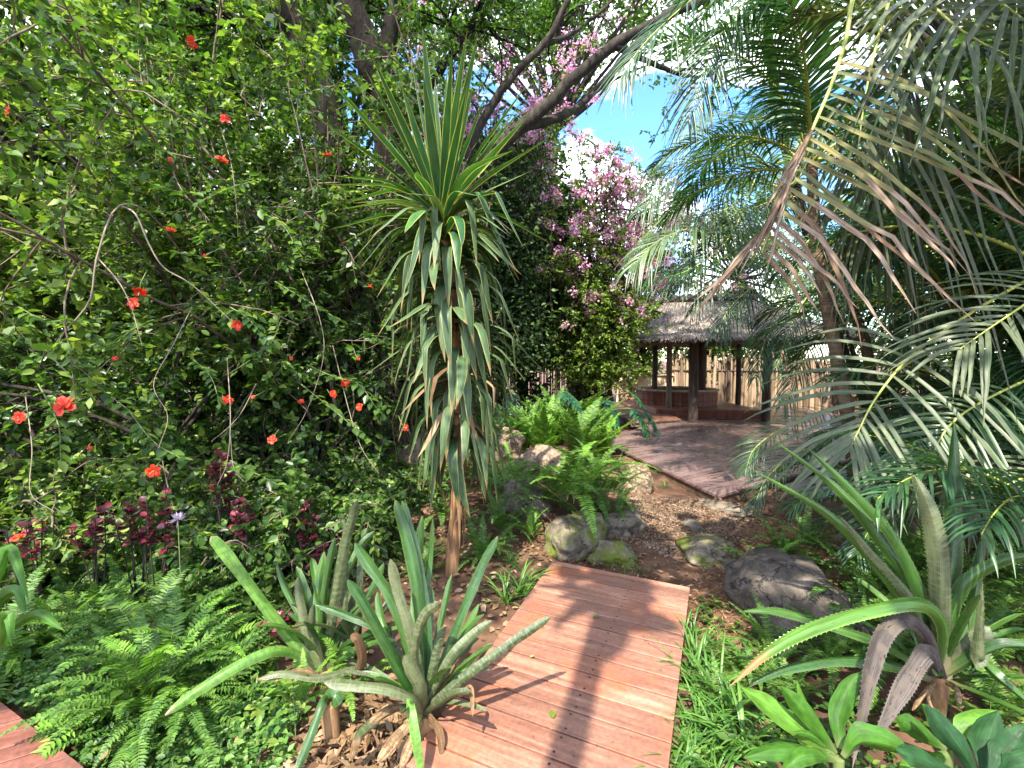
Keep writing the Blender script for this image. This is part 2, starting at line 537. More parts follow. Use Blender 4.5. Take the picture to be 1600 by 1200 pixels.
def deck_mat(name, dark, mid, light, grain_dir, wear, rough=0.42, spec=0.5):
    """varnished hardwood boards: grain along the board, tone per board, worn patches"""
    m, nt, out = new_mat(name)
    N, L = nt.nodes, nt.links
    co = N.new("ShaderNodeTexCoord")
    mpn = N.new("ShaderNodeMapping")
    mpn.inputs["Rotation"].default_value = (0, 0, -grain_dir)
    L.new(co.outputs["Object"], mpn.inputs["Vector"])
    m2 = N.new("ShaderNodeMapping"); m2.inputs["Scale"].default_value = (2.2, 34, 3)
    L.new(mpn.outputs["Vector"], m2.inputs["Vector"])
    g = N.new("ShaderNodeNewGeometry")
    nz = N.new("ShaderNodeTexNoise"); nz.noise_dimensions = "4D"; nz.inputs["Scale"].default_value = 1.0; nz.inputs["Detail"].default_value = 6; nz.inputs["Roughness"].default_value = 0.6
    mw = N.new("ShaderNodeMath"); mw.operation = "MULTIPLY"; mw.inputs[1].default_value = 40
    L.new(g.outputs["Random Per Island"], mw.inputs[0]); L.new(mw.outputs[0], nz.inputs["W"])
    L.new(m2.outputs["Vector"], nz.inputs["Vector"])
    r = ramp(nt, [dark, mid, light], [0.25, 0.5, 0.78])
    L.new(nz.outputs["Fac"], r.inputs["Fac"])
    mr = N.new("ShaderNodeMapRange"); mr.inputs[3].default_value = 0.72; mr.inputs[4].default_value = 1.25
    L.new(g.outputs["Random Per Island"], mr.inputs[0])
    mul = N.new("ShaderNodeMix"); mul.data_type = "RGBA"; mul.blend_type = "MULTIPLY"; mul.inputs[0].default_value = 1
    L.new(r.outputs["Color"], mul.inputs[6]); L.new(mr.outputs[0], mul.inputs[7])
    n3 = N.new("ShaderNodeTexNoise"); n3.inputs["Scale"].default_value = 3.4; n3.inputs["Detail"].default_value = 5; n3.inputs["Roughness"].default_value = 0.6
    L.new(co.outputs["Object"], n3.inputs["Vector"])
    rr = N.new("ShaderNodeMapRange"); rr.inputs[1].default_value = 0.50; rr.inputs[2].default_value = 0.70; rr.inputs[4].default_value = 0.75
    L.new(n3.outputs["Fac"], rr.inputs[0])
    mm = N.new("ShaderNodeMix"); mm.data_type = "RGBA"
    L.new(rr.outputs[0], mm.inputs[0]); L.new(mul.outputs[2], mm.inputs[6]); mm.inputs[7].default_value = (*wear, 1)
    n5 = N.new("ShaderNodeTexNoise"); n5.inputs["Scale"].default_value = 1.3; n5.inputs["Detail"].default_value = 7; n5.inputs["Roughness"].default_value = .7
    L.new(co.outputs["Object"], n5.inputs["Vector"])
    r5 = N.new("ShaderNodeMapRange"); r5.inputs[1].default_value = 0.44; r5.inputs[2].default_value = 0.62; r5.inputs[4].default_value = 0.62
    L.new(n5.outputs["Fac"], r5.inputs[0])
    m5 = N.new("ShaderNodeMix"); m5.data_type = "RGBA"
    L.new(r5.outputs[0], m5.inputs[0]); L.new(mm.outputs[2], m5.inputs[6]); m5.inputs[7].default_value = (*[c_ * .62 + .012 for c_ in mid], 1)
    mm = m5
    # fine grime
    n4 = N.new("ShaderNodeTexNoise"); n4.inputs["Scale"].default_value = 55; n4.inputs["Detail"].default_value = 4
    L.new(co.outputs["Object"], n4.inputs["Vector"])
    r4 = N.new("ShaderNodeMapRange"); r4.inputs[1].default_value = 0.3; r4.inputs[2].default_value = 0.7; r4.inputs[3].default_value = 0.78; r4.inputs[4].default_value = 1.15
    L.new(n4.outputs["Fac"], r4.inputs[0])
    mu2 = N.new("ShaderNodeMix"); mu2.data_type = "RGBA"; mu2.blend_type = "MULTIPLY"; mu2.inputs[0].default_value = 1
    L.new(mm.outputs[2], mu2.inputs[6]); L.new(r4.outputs[0], mu2.inputs[7])
    p = N.new("ShaderNodeBsdfPrincipled")
    p.inputs["Specular IOR Level"].default_value = spec
    ro = N.new("ShaderNodeMapRange"); ro.inputs[1].default_value = 0.3; ro.inputs[2].default_value = 0.7; ro.inputs[3].default_value = rough - 0.1; ro.inputs[4].default_value = rough + 0.18
    L.new(n3.outputs["Fac"], ro.inputs[0]); L.new(ro.outputs[0], p.inputs["Roughness"])
    L.new(mu2.outputs[2], p.inputs["Base Color"])
    b = N.new("ShaderNodeBump"); b.inputs["Strength"].default_value = 0.25; b.inputs["Distance"].default_value = 0.004
    L.new(nz.outputs["Fac"], b.inputs["Height"]); L.new(b.outputs[0], p.inputs["Normal"])
    L.new(p.outputs[0], out.inputs["Surface"])
    return m

G = lambda *c: c
M = {}
M["hib"] = leaf_mat("hibiscus_leaf", [G(.024, .058, .013), G(.05, .115, .022), G(.10, .19, .032), G(.21, .30, .06)], 0.36, 0.45, pos=[0, .4, .8, 1])
M["shrub"] = leaf_mat("shrub_leaf", [G(.03, .07, .016), G(.07, .145, .024), G(.135, .225, .038), G(.23, .31, .06)], 0.42, 0.45)
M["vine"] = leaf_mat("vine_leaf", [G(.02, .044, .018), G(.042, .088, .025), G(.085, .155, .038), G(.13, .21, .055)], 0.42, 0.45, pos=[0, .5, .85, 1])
M["canopy"] = leaf_mat("canopy_leaf", [G(.03, .08, .015), G(.07, .16, .025), G(.14, .25, .035)], 0.45, 0.45)
M["lime"] = leaf_mat("lime_leaf", [G(.07, .14, .02), G(.14, .24, .03), G(.26, .33, .06)], 0.5, 0.45)
M["back"] = leaf_mat("background_leaf", [G(.03, .07, .02), G(.07, .14, .03), G(.14, .21, .04)], 0.5, 0.4)
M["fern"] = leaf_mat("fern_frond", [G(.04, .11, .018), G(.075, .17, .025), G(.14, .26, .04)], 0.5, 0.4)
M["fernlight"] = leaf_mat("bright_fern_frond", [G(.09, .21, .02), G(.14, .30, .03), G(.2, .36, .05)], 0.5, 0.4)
M["cover"] = leaf_mat("groundcover_leaf", [G(.03, .085, .018), G(.07, .16, .03), G(.15, .26, .05)], 0.5, 0.35)
M["grass"] = leaf_mat("strap_leaf", [G(.04, .12, .02), G(.08, .19, .03), G(.15, .28, .05)], 0.4, 0.35)
M["broad"] = strap_mat("broad_leaf", [G(.032, .10, .012), G(.058, .155, .018), G(.105, .235, .03)], .4, .32, .25, streak=(30, .18), root=(G(.15, .2, .07), .18), tip=(G(.16, .13, .04), 1.10), spots=(G(.09, .10, .03), .70))
M["broaddark"] = strap_mat("dark_broad_leaf", [G(.012, .042, .014), G(.02, .065, .02)], .5, .2, .2, streak=(30, .2), spots=(G(.05, .05, .02), .74))
M["monstera"] = leaf_mat("split_leaf", [G(.012, .05, .03), G(.02, .09, .04), G(.05, .15, .04)], 0.3, 0.25)
M["red"] = leaf_mat("red_leaf", [G(.035, .006, .012), G(.07, .010, .02), G(.16, .018, .035), G(.34, .10, .12)], 0.4, 0.35, tcol=(1.5, .7, .8), pos=[0, .45, .8, 1])
M["petal"] = leaf_mat("red_petal", [G(.55, .03, .02), G(.7, .05, .025), G(.75, .10, .05)], 0.5, 0.35, tcol=(1.3, 1, 1), spec=.3)
M["pistil"] = leaf_mat("yellow_pistil", [G(.7, .3, .05), G(.8, .45, .1)], 0.5, 0)
M["bract"] = leaf_mat("pink_bract", [G(.66, .24, .46), G(.79, .42, .62), G(.87, .62, .77)], 0.6, 0.55, tcol=(1.15, 1, 1.1), spec=.2)
M["yucca"] = strap_mat("yucca_blade", [G(.018, .07, .025), G(.03, .10, .03), G(.05, .14, .035)], .38, .22, .45, streak=(60, .22), root=(G(.12, .16, .05), .12), tip=(G(.12, .07, .03), 1.08))
M["yuccaold"] = strap_mat("yucca_old_blade", [G(.036, .075, .03), G(.06, .11, .042), G(.09, .14, .06)], .45, .2, .35, streak=(60, .25), spots=(G(.15, .11, .05), .66), tip=(G(.22, .14, .06), .98))
M["yuccaedge"] = leaf_mat("yucca_blade_margin", [G(.25, .30, .06), G(.34, .36, .10)], 0.45, 0.3)
M["yuccaedgeold"] = leaf_mat("yucca_old_margin", [G(.13, .16, .05), G(.2, .215, .08)], 0.5, 0.25)
M["brom"] = strap_mat("bromeliad_blade", [G(.018, .062, .012), G(.036, .098, .016), G(.065, .145, .026)], .27, .2, .5, streak=(30, .35), band=(60, G(.06, .10, .035), .3), edge=(G(.10, .14, .04), .455), root=(G(.17, .17, .08), .22), tip=(G(.13, .075, .045), 1.105), spots=(G(.12, .09, .045), .68))
M["bromgrey"] = strap_mat("bromeliad_grey_blade", [G(.04, .064, .022), G(.065, .09, .032), G(.095, .115, .05)], .42, .14, .35, streak=(30, .35), band=(75, G(.13, .145, .09), .7), edge=(G(.05, .065, .025), .455), root=(G(.17, .15, .09), .25), tip=(G(.14, .09, .06), 1.10), spots=(G(.13, .09, .05), .66))
M["brombright"] = strap_mat("bromeliad_bright_blade", [G(.09, .21, .035), G(.14, .28, .05)], .33, .35, .45, streak=(26, .2), band=(40, G(.04, .12, .03), .5), edge=(G(.2, .28, .09), .46), root=(G(.24, .27, .14), .3), tip=(G(.34, .26, .16), 1.06))
M["brompale"] = leaf_mat("bromeliad_pale_leaf_tip", [G(.34, .30, .2), G(.4, .3, .25)], 0.6, 0.2)
M["dead"] = leaf_mat("dry_leaf", [G(.10, .055, .028), G(.2, .125, .065), G(.36, .26, .16)], 0.8, 0.2, spec=.2, tcol=(1.1, 1, .8))
M["deadstrap"] = strap_mat("dry_blade", [G(.11, .065, .033), G(.2, .13, .07), G(.3, .21, .125)], .85, .12, .15, (1.1, 1, .8), streak=(22, .5), band=(14, G(.09, .05, .025), .6), edge=(G(.10, .06, .03), .42), spots=(G(.05, .03, .018), .62))
M["spikybright"] = strap_mat("spiky_bright_blade", [G(.07, .17, .025), G(.11, .22, .035)], .35, .25, .45, streak=(30, .25), edge=(G(.2, .27, .06), .44), root=(G(.12, .17, .06), .2), tip=(G(.3, .15, .06), .93), spots=(G(.06, .10, .02), .62))
M["deadgrey"] = strap_mat("withered_grey_leaf", [G(.045, .038, .035), G(.07, .06, .055), G(.09, .078, .072)], .9, .06, .1, streak=(30, .4), band=(18, G(.12, .095, .075), .5), spots=(G(.03, .024, .022), .62), tip=(G(.14, .11, .09), 1.02))
M["palm"] = leaf_mat("palm_leaflet", [G(.018, .055, .024), G(.03, .085, .03), G(.05, .12, .035)], 0.36, 0.3, spec=.5)
M["palmturn"] = strap_mat("yellowing_palm_leaflet", [G(.10, .13, .05), G(.16, .17, .06), G(.22, .2, .07)], .5, .25, .3, streak=(14, .3), band=(9, G(.2, .14, .07), .5))
M["palmlight"] = leaf_mat("light_palm_leaflet", [G(.05, .10, .04), G(.09, .15, .06), G(.13, .19, .08)], 0.36, 0.3, spec=.5)
M["palmdull"] = strap_mat("dusty_palm_leaflet", [G(.045, .075, .032), G(.07, .10, .045), G(.11, .135, .065)], .42, .28, .35, streak=(12, .3), band=(12, G(.12, .125, .085), .6), tip=(G(.16, .17, .05), 1.06), edge=(G(.03, .05, .02), .44))
M["palmdead"] = strap_mat("withered_palm_leaflet", [G(.16, .10, .065), G(.26, .19, .13), G(.33, .26, .2)], .75, .2, .2, tcol=(1.1, 1, .8), streak=(14, .35), band=(9, G(.11, .07, .045), .6), edge=(G(.13, .08, .05), .42))
M["rachis"] = leaf_mat("palm_leaf_stalk", [G(.24, .28, .05), G(.33, .36, .07)], 0.4, 0)
M["stalk"] = leaf_mat("green_stalk", [G(.07, .11, .03), G(.12, .15, .05)], 0.5, 0)
M["twig"] = rough_mat("twig_bark", [G(.06, .042, .028), G(.12, .09, .062), G(.2, .16, .115)], 20, .85, .3)
M["bark"] = rough_mat("dark_bark", [G(.006, .005, .0045), G(.015, .012, .010), G(.035, .029, .024)], 9, .95, 1.0, (1, 1, .3), bdist=.08, spec=.15, moss=(G(.022, .028, .010), 5, .55))
M["barkgrey"] = rough_mat("grey_bark", [G(.014, .0115, .009), G(.034, .028, .022), G(.07, .059, .047)], 8, .92, .9, (1, 1, .35), bdist=.06, spec=.2, moss=(G(.08, .08, .05), 6, .58))
M["palmbark"] = rough_mat("ringed_palm_bark", [G(.06, .038, .022), G(.12, .08, .048), G(.2, .145, .095)], 5, .85, .7, (.6, .6, 9), bdist=.015)
M["yuccabark"] = rough_mat("yucca_bark", [G(.10, .05, .025), G(.24, .13, .06), G(.36, .22, .11)], 16, .9, .9, (1, 1, .12), bdist=.02)
M["soil"] = rough_mat("soil", [G(.028, .015, .009), G(.075, .038, .022), G(.14, .075, .045), G(.24, .145, .09)], 1.6, .95, .8, bdist=.05, detail=12)
M["sand"] = rough_mat("sandy_path", [G(.3, .2, .13), G(.42, .3, .2), G(.5, .38, .27)], 5, .95, .5, bdist=.02)
M["gravel"] = rough_mat("gravel_chip", [G(.07, .045, .03), G(.15, .10, .068), G(.27, .2, .145)], 3, .9, 0, island=.5)
M["rock"] = rough_mat("weathered_rock", [G(.06, .05, .04), G(.15, .125, .095), G(.28, .235, .175)], 11, .92, .9, bdist=.04, detail=12, moss=(G(.30, .29, .22), 16, .66), crack=3.2)
M["rocktan"] = rough_mat("tan_rock", [G(.12, .08, .055), G(.23, .165, .115), G(.34, .26, .19)], 11, .92, .9, bdist=.04, detail=12, moss=(G(.30, .29, .22), 16, .66), crack=3.2)
M["rockmoss"] = rough_mat("mossy_rock", [G(.07, .055, .04), G(.15, .125, .09), G(.27, .225, .165)], 11, .92, .9, bdist=.04, detail=12, moss=(G(.10, .125, .016), 4.5, .46), crack=3.2)
M["rockdark"] = rough_mat("dark_rock", [G(.034, .029, .024), G(.075, .062, .05), G(.145, .122, .10)], 11, .92, .9, bdist=.04, detail=12, moss=(G(.17, .16, .125), 18, .62), crack=3.2)
M["thatch"] = rough_mat("thatch", [G(.075, .062, .052), G(.16, .135, .115), G(.29, .245, .2)], 3.2, .95, .8, (1, 1, 1), bdist=.03, island=.45)
M["post"] = rough_mat("dark_pole", [G(.03, .02, .016), G(.065, .045, .035), G(.12, .085, .065)], 10, .75, .4, (1, 1, .15))
M["postpale"] = rough_mat("weathered_pole", [G(.10, .078, .056), G(.19, .155, .115), G(.29, .24, .185)], 10, .85, .4, (1, 1, .15))
M["reed"] = rough_mat("reed", [G(.09, .05, .035), G(.17, .1, .07), G(.27, .18, .125)], 6, .8, .2, (1, 1, .2), island=.5)
M["pole"] = rough_mat("split_pole", [G(.13, .085, .05), G(.25, .175, .11), G(.36, .27, .18)], 6, .85, .5, (1, 1, .15), island=.4)
M["stone"] = rough_mat("pale_plaster", [G(.4, .27, .16), G(.52, .38, .25), G(.6, .47, .33)], 4, .9, .3)
M["tub"] = rough_mat("red_tub_stave", [G(.09, .026, .016), G(.17, .05, .03), G(.25, .085, .05)], 7, .5, .3, (1, 1, .2), island=.25)
M["tubrim"] = rough_mat("tub_rim", [G(.3, .2, .12), G(.42, .3, .19), G(.5, .38, .26)], 8, .6, .3)
M["tubin"] = rough_mat("tub_lining", [G(.10, .10, .055), G(.17, .165, .09), G(.23, .22, .13)], 5, .6, .2, (1, 1, .2))
M["screw"] = rough_mat("rusty_screw", [G(.02, .015, .012), G(.05, .035, .028)], 30, .5, 0)
M["chalk"] = rough_mat("chalk_mark", [G(.22, .12, .12), G(.30, .18, .175)], 60, .9, 0)
M["joist"] = rough_mat("joist_timber", [G(.05, .03, .02), G(.12, .07, .045), G(.2, .13, .085)], 6, .8, .4, (1, 1, 1))
M["fibre"] = leaf_mat("dry_fibre", [G(.13, .065, .03), G(.24, .13, .06), G(.36, .22, .11)], 0.85, 0.1, spec=.2, tcol=(1.1, 1, .8))
# ------------------------------------------------------------------ ground
def make_ground():
    t = np.linspace(-1, 1, 361)
    c = 300 * (0.045 * t + 0.955 * t ** 7)
    X, Y = np.meshgrid(c, c + 5.0, indexing="ij")
    rng = np.random.RandomState(1)
    Z = ground_h(X, Y)
    for f, a in ((7.3, .008), (13.1, .006)):
        Z += a * np.sin(f * X + rng.rand() * 6) * np.sin(f * 1.1 * Y + rng.rand() * 6)
    n = len(t)
    i = np.arange(n - 1)[:, None] * n + np.arange(n - 1)[None]
    mb = MB()
    mb.add(np.stack([X, Y, Z], -1).reshape(-1, 3), np.stack([i, i + n, i + n + 1, i + 1], -1).reshape(-1, 4))
    tag(mb.build("ground", M["soil"]), kind="structure")
    # pale sandy path far off on the left, draped on the ground
    mb = MB()
    P = catmull([(-16, 6.4), (-11, 6.9), (-8, 7.7), (-6.3, 9.4), (-5.6, 12.5)], 40)
    T = unit(np.gradient(P, axis=0)); S = np.stack([T[:, 1], -T[:, 0]], -1)
    w = np.linspace(-1, 1, 9)
    Q2 = P[:, None, :] + S[:, None, :] * w[None, :, None] * (0.75 + 0.12 * np.sin(np.arange(40) * 1.3))[:, None, None]
    z = ground_h(Q2[..., 0], Q2[..., 1]) + 0.03
    V = np.concatenate([Q2, z[..., None]], -1)
    i = np.arange(39)[:, None] * 9 + np.arange(8)[None]
    mb.add(V.reshape(-1, 3), np.stack([i, i + 1, i + 10, i + 9], -1).reshape(-1, 4))
    tag(mb.build("path", M["sand"]), kind="structure")
make_ground()

# ------------------------------------------------------------------ timber decks
def clip(poly, nrm, d):
    out = []
    for a, b in zip(poly, poly[1:] + poly[:1]):
        da, db = np.dot(a, nrm) - d, np.dot(b, nrm) - d
        if da <= 0: out.append(a)
        if da * db < 0: out.append(a + (b - a) * da / (da - db))
    return out

def deck_boards(mb, poly, u, pitch, gap, z, thick, screw_rows=(), jit=0.0, rng=None):
    poly = [np.array(p, float) for p in poly]
    u = np.array(u, float) / np.hypot(*u)
    v = np.array((-u[1], u[0]))
    vs = [p @ v for p in poly]
    k0 = min(vs)
    top = max(vs)
    k = 0
    while k0 + k * pitch < top - 0.01:
        lo, hi = k0 + k * pitch, min(k0 + (k + 1) * pitch - gap, top)
        k += 1
        dz = rng.uniform(-jit, jit) if rng is not None else 0
        body = clip(clip(poly, v, hi), -v, -lo)
        lid = clip(clip(poly, v, hi - 0.0015), -v, -(lo + 0.0015))
        if len(body) < 3: continue
        if len(lid) != len(body): lid = body
        n = len(body)
        V = [(*p, z + dz - thick) for p in body] + [(*p, z + dz - 0.002) for p in body] + [(*p, z + dz) for p in lid]
        Q = [(i, (i + 1) % n, n + (i + 1) % n, n + i) for i in range(n)] + [(n + i, n + (i + 1) % n, 2 * n + (i + 1) % n, 2 * n + i) for i in range(n)]
        T = [(2 * n, 2 * n + i, 2 * n + i + 1) for i in range(1, n - 1)] + [(0, i + 1, i) for i in range(1, n - 1)]
        mb.add(V, Q, T)
        mid = (lo + hi) / 2
        for su in screw_rows:
            for sv in (mid - pitch * 0.3, mid + pitch * 0.3):
                c = u * su + v * sv + rng.uniform(-.006, .006, 2)
                if all((np.cross(np.append(b - a, 0), np.append(c - a, 0))[2] > 0.02 * np.hypot(*(b - a))) for a, b in zip(poly, poly[1:] + poly[:1])):
                    a = np.linspace(0, 2 * np.pi, 8, endpoint=False)
                    mb.add([(c[0] + .0065 * math.cos(q), c[1] + .0065 * math.sin(q), z + dz + .0015) for q in a] + [(c[0], c[1], z + dz + .002)], None, [(i, (i + 1) % 8, 8) for i in range(8)], 1)

def fascia(mb, a, b, z0, z1, th=0.03, out=0.0):
    a, b = np.array(a, float), np.array(b, float)
    t = (b - a) / np.hypot(*(b - a)); nrm = np.array((t[1], -t[0]))
    a0, b0 = a + nrm * out, b + nrm * out
    c = [(*(a0), z0), (*(b0), z0), (*(b0 + nrm * th), z0), (*(a0 + nrm * th), z0)]
    V = c + [(x, y, z1) for x, y, _ in c]
    mb.add(V, [(0, 1, 5, 4), (1, 2, 6, 5), (2, 3, 7, 6), (3, 0, 4, 7), (4, 5, 6, 7), (3, 2, 1, 0)])

rng = np.random.RandomState(11)
bw_u = np.array((0.905, -0.425))
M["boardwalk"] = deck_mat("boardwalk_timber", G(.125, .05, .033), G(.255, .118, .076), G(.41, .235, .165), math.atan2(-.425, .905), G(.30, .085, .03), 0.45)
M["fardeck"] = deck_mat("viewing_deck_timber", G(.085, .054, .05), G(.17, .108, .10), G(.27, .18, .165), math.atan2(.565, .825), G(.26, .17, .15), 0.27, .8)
M["cornerdeck"] = deck_mat("corner_deck_timber", G(.07, .022, .016), G(.16, .055, .037), G(.24, .095, .065), math.atan2(.50, .87), G(.22, .085, .06), 0.48)
A = np.array((0.33, 3.66)); B = np.array((1.25, 3.22))
bw_poly = [A - 5.4 * np.array((.371, .928)), B - 5.0 * np.array((.40, .917)), B, A]
t = thing("boardwalk", "short red timber boardwalk crossed by a long trunk shadow", "boardwalk", (0.4, 2.0, -0.12))
mb = MB()
deck_boards(mb, bw_poly, bw_u, 0.14, 0.011, 0.0, 0.028, (-0.62, -0.2, 0.24), 0.0012, rng)
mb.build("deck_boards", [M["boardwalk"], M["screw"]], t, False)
for f in (0.10, 0.5, 0.9):
    mb = MB()
    a = bw_poly[0] * (1 - f) + bw_poly[1] * f; b = bw_poly[3] * (1 - f) + bw_poly[2] * f
    fascia(mb, a + .03 * (b - a) / 5, b - .05 * (b - a) / 5, -0.135, -0.030, 0.05, -0.025)
    mb.build("joist", M["joist"], t, False)
# the two chalk figures scribbled on the second board
mb = MB()
def chalk(strokes, o, ux, uy, w):
    for s in strokes:
        P = np.array([(*(o + ux * x + uy * y), 0.0035) for x, y in catmull([(x, y, 0) for x, y in s], 14)[:, :2]])
        ribbons(mb, P, w, np.append(np.array((uy[0] - ux[0] * .3, uy[1] - ux[1] * .3)), 0), (-.5, .5), (0, 0))
bv = np.array((.425, .905))
p0 = np.array(at(1022, 925, 3.15)[:2])
chalk([[(0.015, .045), (-.03, .03), (-.035, -.02), (-.005, -.03)], [(-.005, .03), (-.012, -.035)], [(.0, -.005), (.03, -.02), (.06, -.03), (.088, -.028)], [(.088, -.028), (.075, -.005), (.085, .03)]], p0, bw_u * 1.0, bv * 1.0, 0.0034)
mb.build("chalk_mark", M["chalk"], t)

# corner of another deck, bottom left
t = thing("garden_deck", "brown timber deck corner beside the fern bed", "deck", (-1.9, 1.4, -0.12))
c1, c2 = gnd(0, 1096), gnd(132, 1200)
e = unit(np.array((c2[0] - c1[0], c2[1] - c1[1])))
ein = np.array((e[1], -e[0]))
if ein[1] > 0: ein = -ein
q1 = np.array(c1[:2]) * 0 + np.array(at(0, 1096, 1.6 / math.tan(math.atan(496 / FPX) + PITCH))[:2])
q2 = np.array(at(132, 1200, 1.6 / math.tan(math.atan(600 / FPX) + PITCH))[:2])
e = unit(q2 - q1); ein = np.array((e[1], -e[0]))
if ein[1] > 0: ein = -ein
qa, qb = q1 - e * 2.2, q2 + e * 0.75
mb = MB()
deck_boards(mb, [qa, qa + ein * 1.6, qb + ein * 1.6, qb], (0.87, 0.50), 0.095, 0.006, 0.0, 0.028, (), 0.001, rng)
mb.build("deck_boards", M["cornerdeck"], t, False)
for a, b in ((qa + e * .03, qb - e * .03),):
    mb = MB(); fascia(mb, a, b, -0.14, -0.03, 0.04, -0.06 if np.dot(np.array((e[1], -e[0])), ein) < 0 else 0.02); mb.build("joist", M["joist"], t, False)

# the viewing deck
t = thing("viewing_deck", "large dappled timber deck in front of the thatched gazebo", "deck", (4.5, 9, -0.12))
dk = [(2.42, 5.43), (3.72, 6.30), (9.2, 10.05), (9.6, 15.6), (6.4, 15.8), (2.97, 10.95), (1.78, 9.1)]
# convex split so that the boards can be clipped
mb = MB()
deck_boards(mb, [dk[0], dk[2], dk[3], dk[4], dk[5], dk[6]], (0.825, 0.565), 0.118, 0.010, 0.0, 0.03, (), 0.0015, rng)
mb.build("deck_boards", M["fardeck"], t, False)
mb = MB()
fascia(mb, dk[0], dk[2], -0.15, -0.034, 0.03, -0.05)
fascia(mb, dk[6], dk[0], -0.16, -0.034, 0.03, -0.05)
fascia(mb, dk[5], dk[6], -0.16, -0.034, 0.03, -0.05)
mb.build("edge_beam", M["joist"], t, False)
for f in (0.12, 0.35, 0.6, 0.85):
    p = np.array(dk[0]) * (1 - f) + np.array(dk[6]) * f + np.array((.22, .02))
    mb = MB(); box(mb, (p[0] - .05, p[1] - .05, -.32), (p[0] + .05, p[1] + .05, -.035), 0, .004); mb.build("stump", M["joist"], t, False)
# lower front step on the right of the notch
t = thing("deck_step", "low timber step at the far deck's front edge under the palm", "step", (4.4, 6.0, -0.14))
mb = MB()
sp = [(3.42, 5.72), (6.6, 7.9), (6.2, 8.5), (3.02, 6.32)]
sp = [(3.72, 5.55), (7.0, 7.8), (6.62, 8.2), (3.45, 6.05)]
deck_boards(mb, sp, (0.825, 0.565), 0.118, 0.010, -0.062, 0.03, (), 0.0015, rng)
mb.build("deck_boards", M["fardeck"], t, False)
mb = MB(); fascia(mb, np.array(sp[0]) + (.02, .05), np.array(sp[1]) + (-.02, .05), -.2, -.096, .03, -.05); mb.build("edge_beam", M["joist"], t, False)

# ------------------------------------------------------------------ steps, platform, tub
t = thing("tub_bench", "long low red timber bench step at the left foot of the hot tub", "bench", (3.5, 13, -.12))
mb = MB()
st = [(2.86, 11.15), (4.25, 11.75), (4.35, 12.6), (4.05, 16.6), (3.35, 16.6)]
deck_boards(mb, st, (0.10, 1.0), 0.14, 0.008, 0.10, 0.03, (), 0.001, rng)
mb.build("deck_boards", M["boardwalk"], t, False)
mb = MB()
fascia(mb, st[4], st[0], -.02, .066, .03, -.06); fascia(mb, st[0], st[1], -.02, .066, .03, -.06)
mb.build("edge_beam", M["postpale"], t, False)
t = thing("tub_platform", "raised red timber platform that carries the hot tub", "platform", (5.2, 14.4, 0))
mb = MB()
pf = [(4.0, 12.95), (6.75, 12.5), (7.0, 16.9), (3.9, 16.9)]
deck_boards(mb, pf, (1.0, -.16), 0.14, 0.008, 0.235, 0.03, (), 0.001, rng)
mb.build("deck_boards", M["boardwalk"], t, False)
mb = MB()
fascia(mb, pf[0], pf[1], .0, .20, .03, -.05); fascia(mb, pf[3], pf[0], .0, .20, .03, -.05); fascia(mb, pf[1], pf[2], .0, .20, .03, -.05)
mb.build("riser_board", M["tub"], t, False)

def make_tub():
    cx, cy_, r, z0, z1 = 5.1, 14.6, 1.2, 0.24, 0.66
    t = thing("hot_tub", "round red stave hot tub with a pale wooden rim", "hot tub", (cx, cy_, z0))
    n = 12
    mb = MB()
    for k in range(n * 3):
        a0, a1 = 2 * np.pi * (k + .03) / (n * 3), 2 * np.pi * (k + .97) / (n * 3)
        ro, ri = r, r - .07
        V = [(cx + q * math.cos(a), cy_ + q * math.sin(a), z) for z in (z0, z1) for q, a in ((ri, a0), (ro, a0), (ro, a1), (ri, a1))]
        mb.add(V, [(0, 1, 5, 4), (1, 2, 6, 5), (2, 3, 7, 6), (3, 0, 4, 7), (4, 5, 6, 7)])
    mb.build("stave_wall", M["tub"], t, False)
    mb = MB()
    for k in range(n):
        a0, a1 = 2 * np.pi * (k + .01) / n, 2 * np.pi * (k + .99) / n
        V = [(cx + q * math.cos(a), cy_ + q * math.sin(a), z) for z in (z1 + .002, z1 + .05) for q, a in ((r - .11, a0), (r + .06, a0), (r + .06, a1), (r - .11, a1))]
        mb.add(V, [(0, 1, 5, 4), (1, 2, 6, 5), (2, 3, 7, 6), (3, 0, 4, 7), (4, 5, 6, 7), (3, 2, 1, 0)])
    mb.build("rim", M["tubrim"], t, False)
    mb = MB()
    a = np.linspace(0, 2 * np.pi, 49)
    for i in range(48):
        q = r - .075
        V = [(cx + q * math.cos(a[j]), cy_ + q * math.sin(a[j]), z) for z in (z0 + .02, z1 - .003) for j in (i, i + 1)]
        mb.add(V, [(0, 1, 3, 2)])
    mb.add([(cx, cy_, z0 + .02)] + [(cx + (r - .075) * math.cos(q), cy_ + (r - .075) * math.sin(q), z0 + .02) for q in a], None, [(0, i + 1, i + 2) for i in range(48)])
    mb.build("lining", M["tubin"], t)
    for zz in (.14, .33):
        mb = MB(); q = np.linspace(0, 2 * np.pi, 60)
        tubes(mb, np.stack([cx + (r + .006) * np.cos(q), cy_ + (r + .006) * np.sin(q), np.full(60, z0 + zz)], -1), .009, 6, cap=False)
        mb.build("hoop", M["post"], t)
make_tub()

# pale rendered garden seat behind the tub
t = thing("plaster_wall", "low pale plastered garden wall behind the hot tub", "wall", (4.3, 17.3, 0))
mb = MB(); box(mb, (3.9, 17.15, -.1), (5.9, 17.5, .98), 0, .03); mb.build("wall_body", M["stone"], t)
mb = MB(); box(mb, (3.86, 17.1, .983), (5.94, 17.55, 1.05), 0, .02); mb.build("coping", M["tubrim"], t)

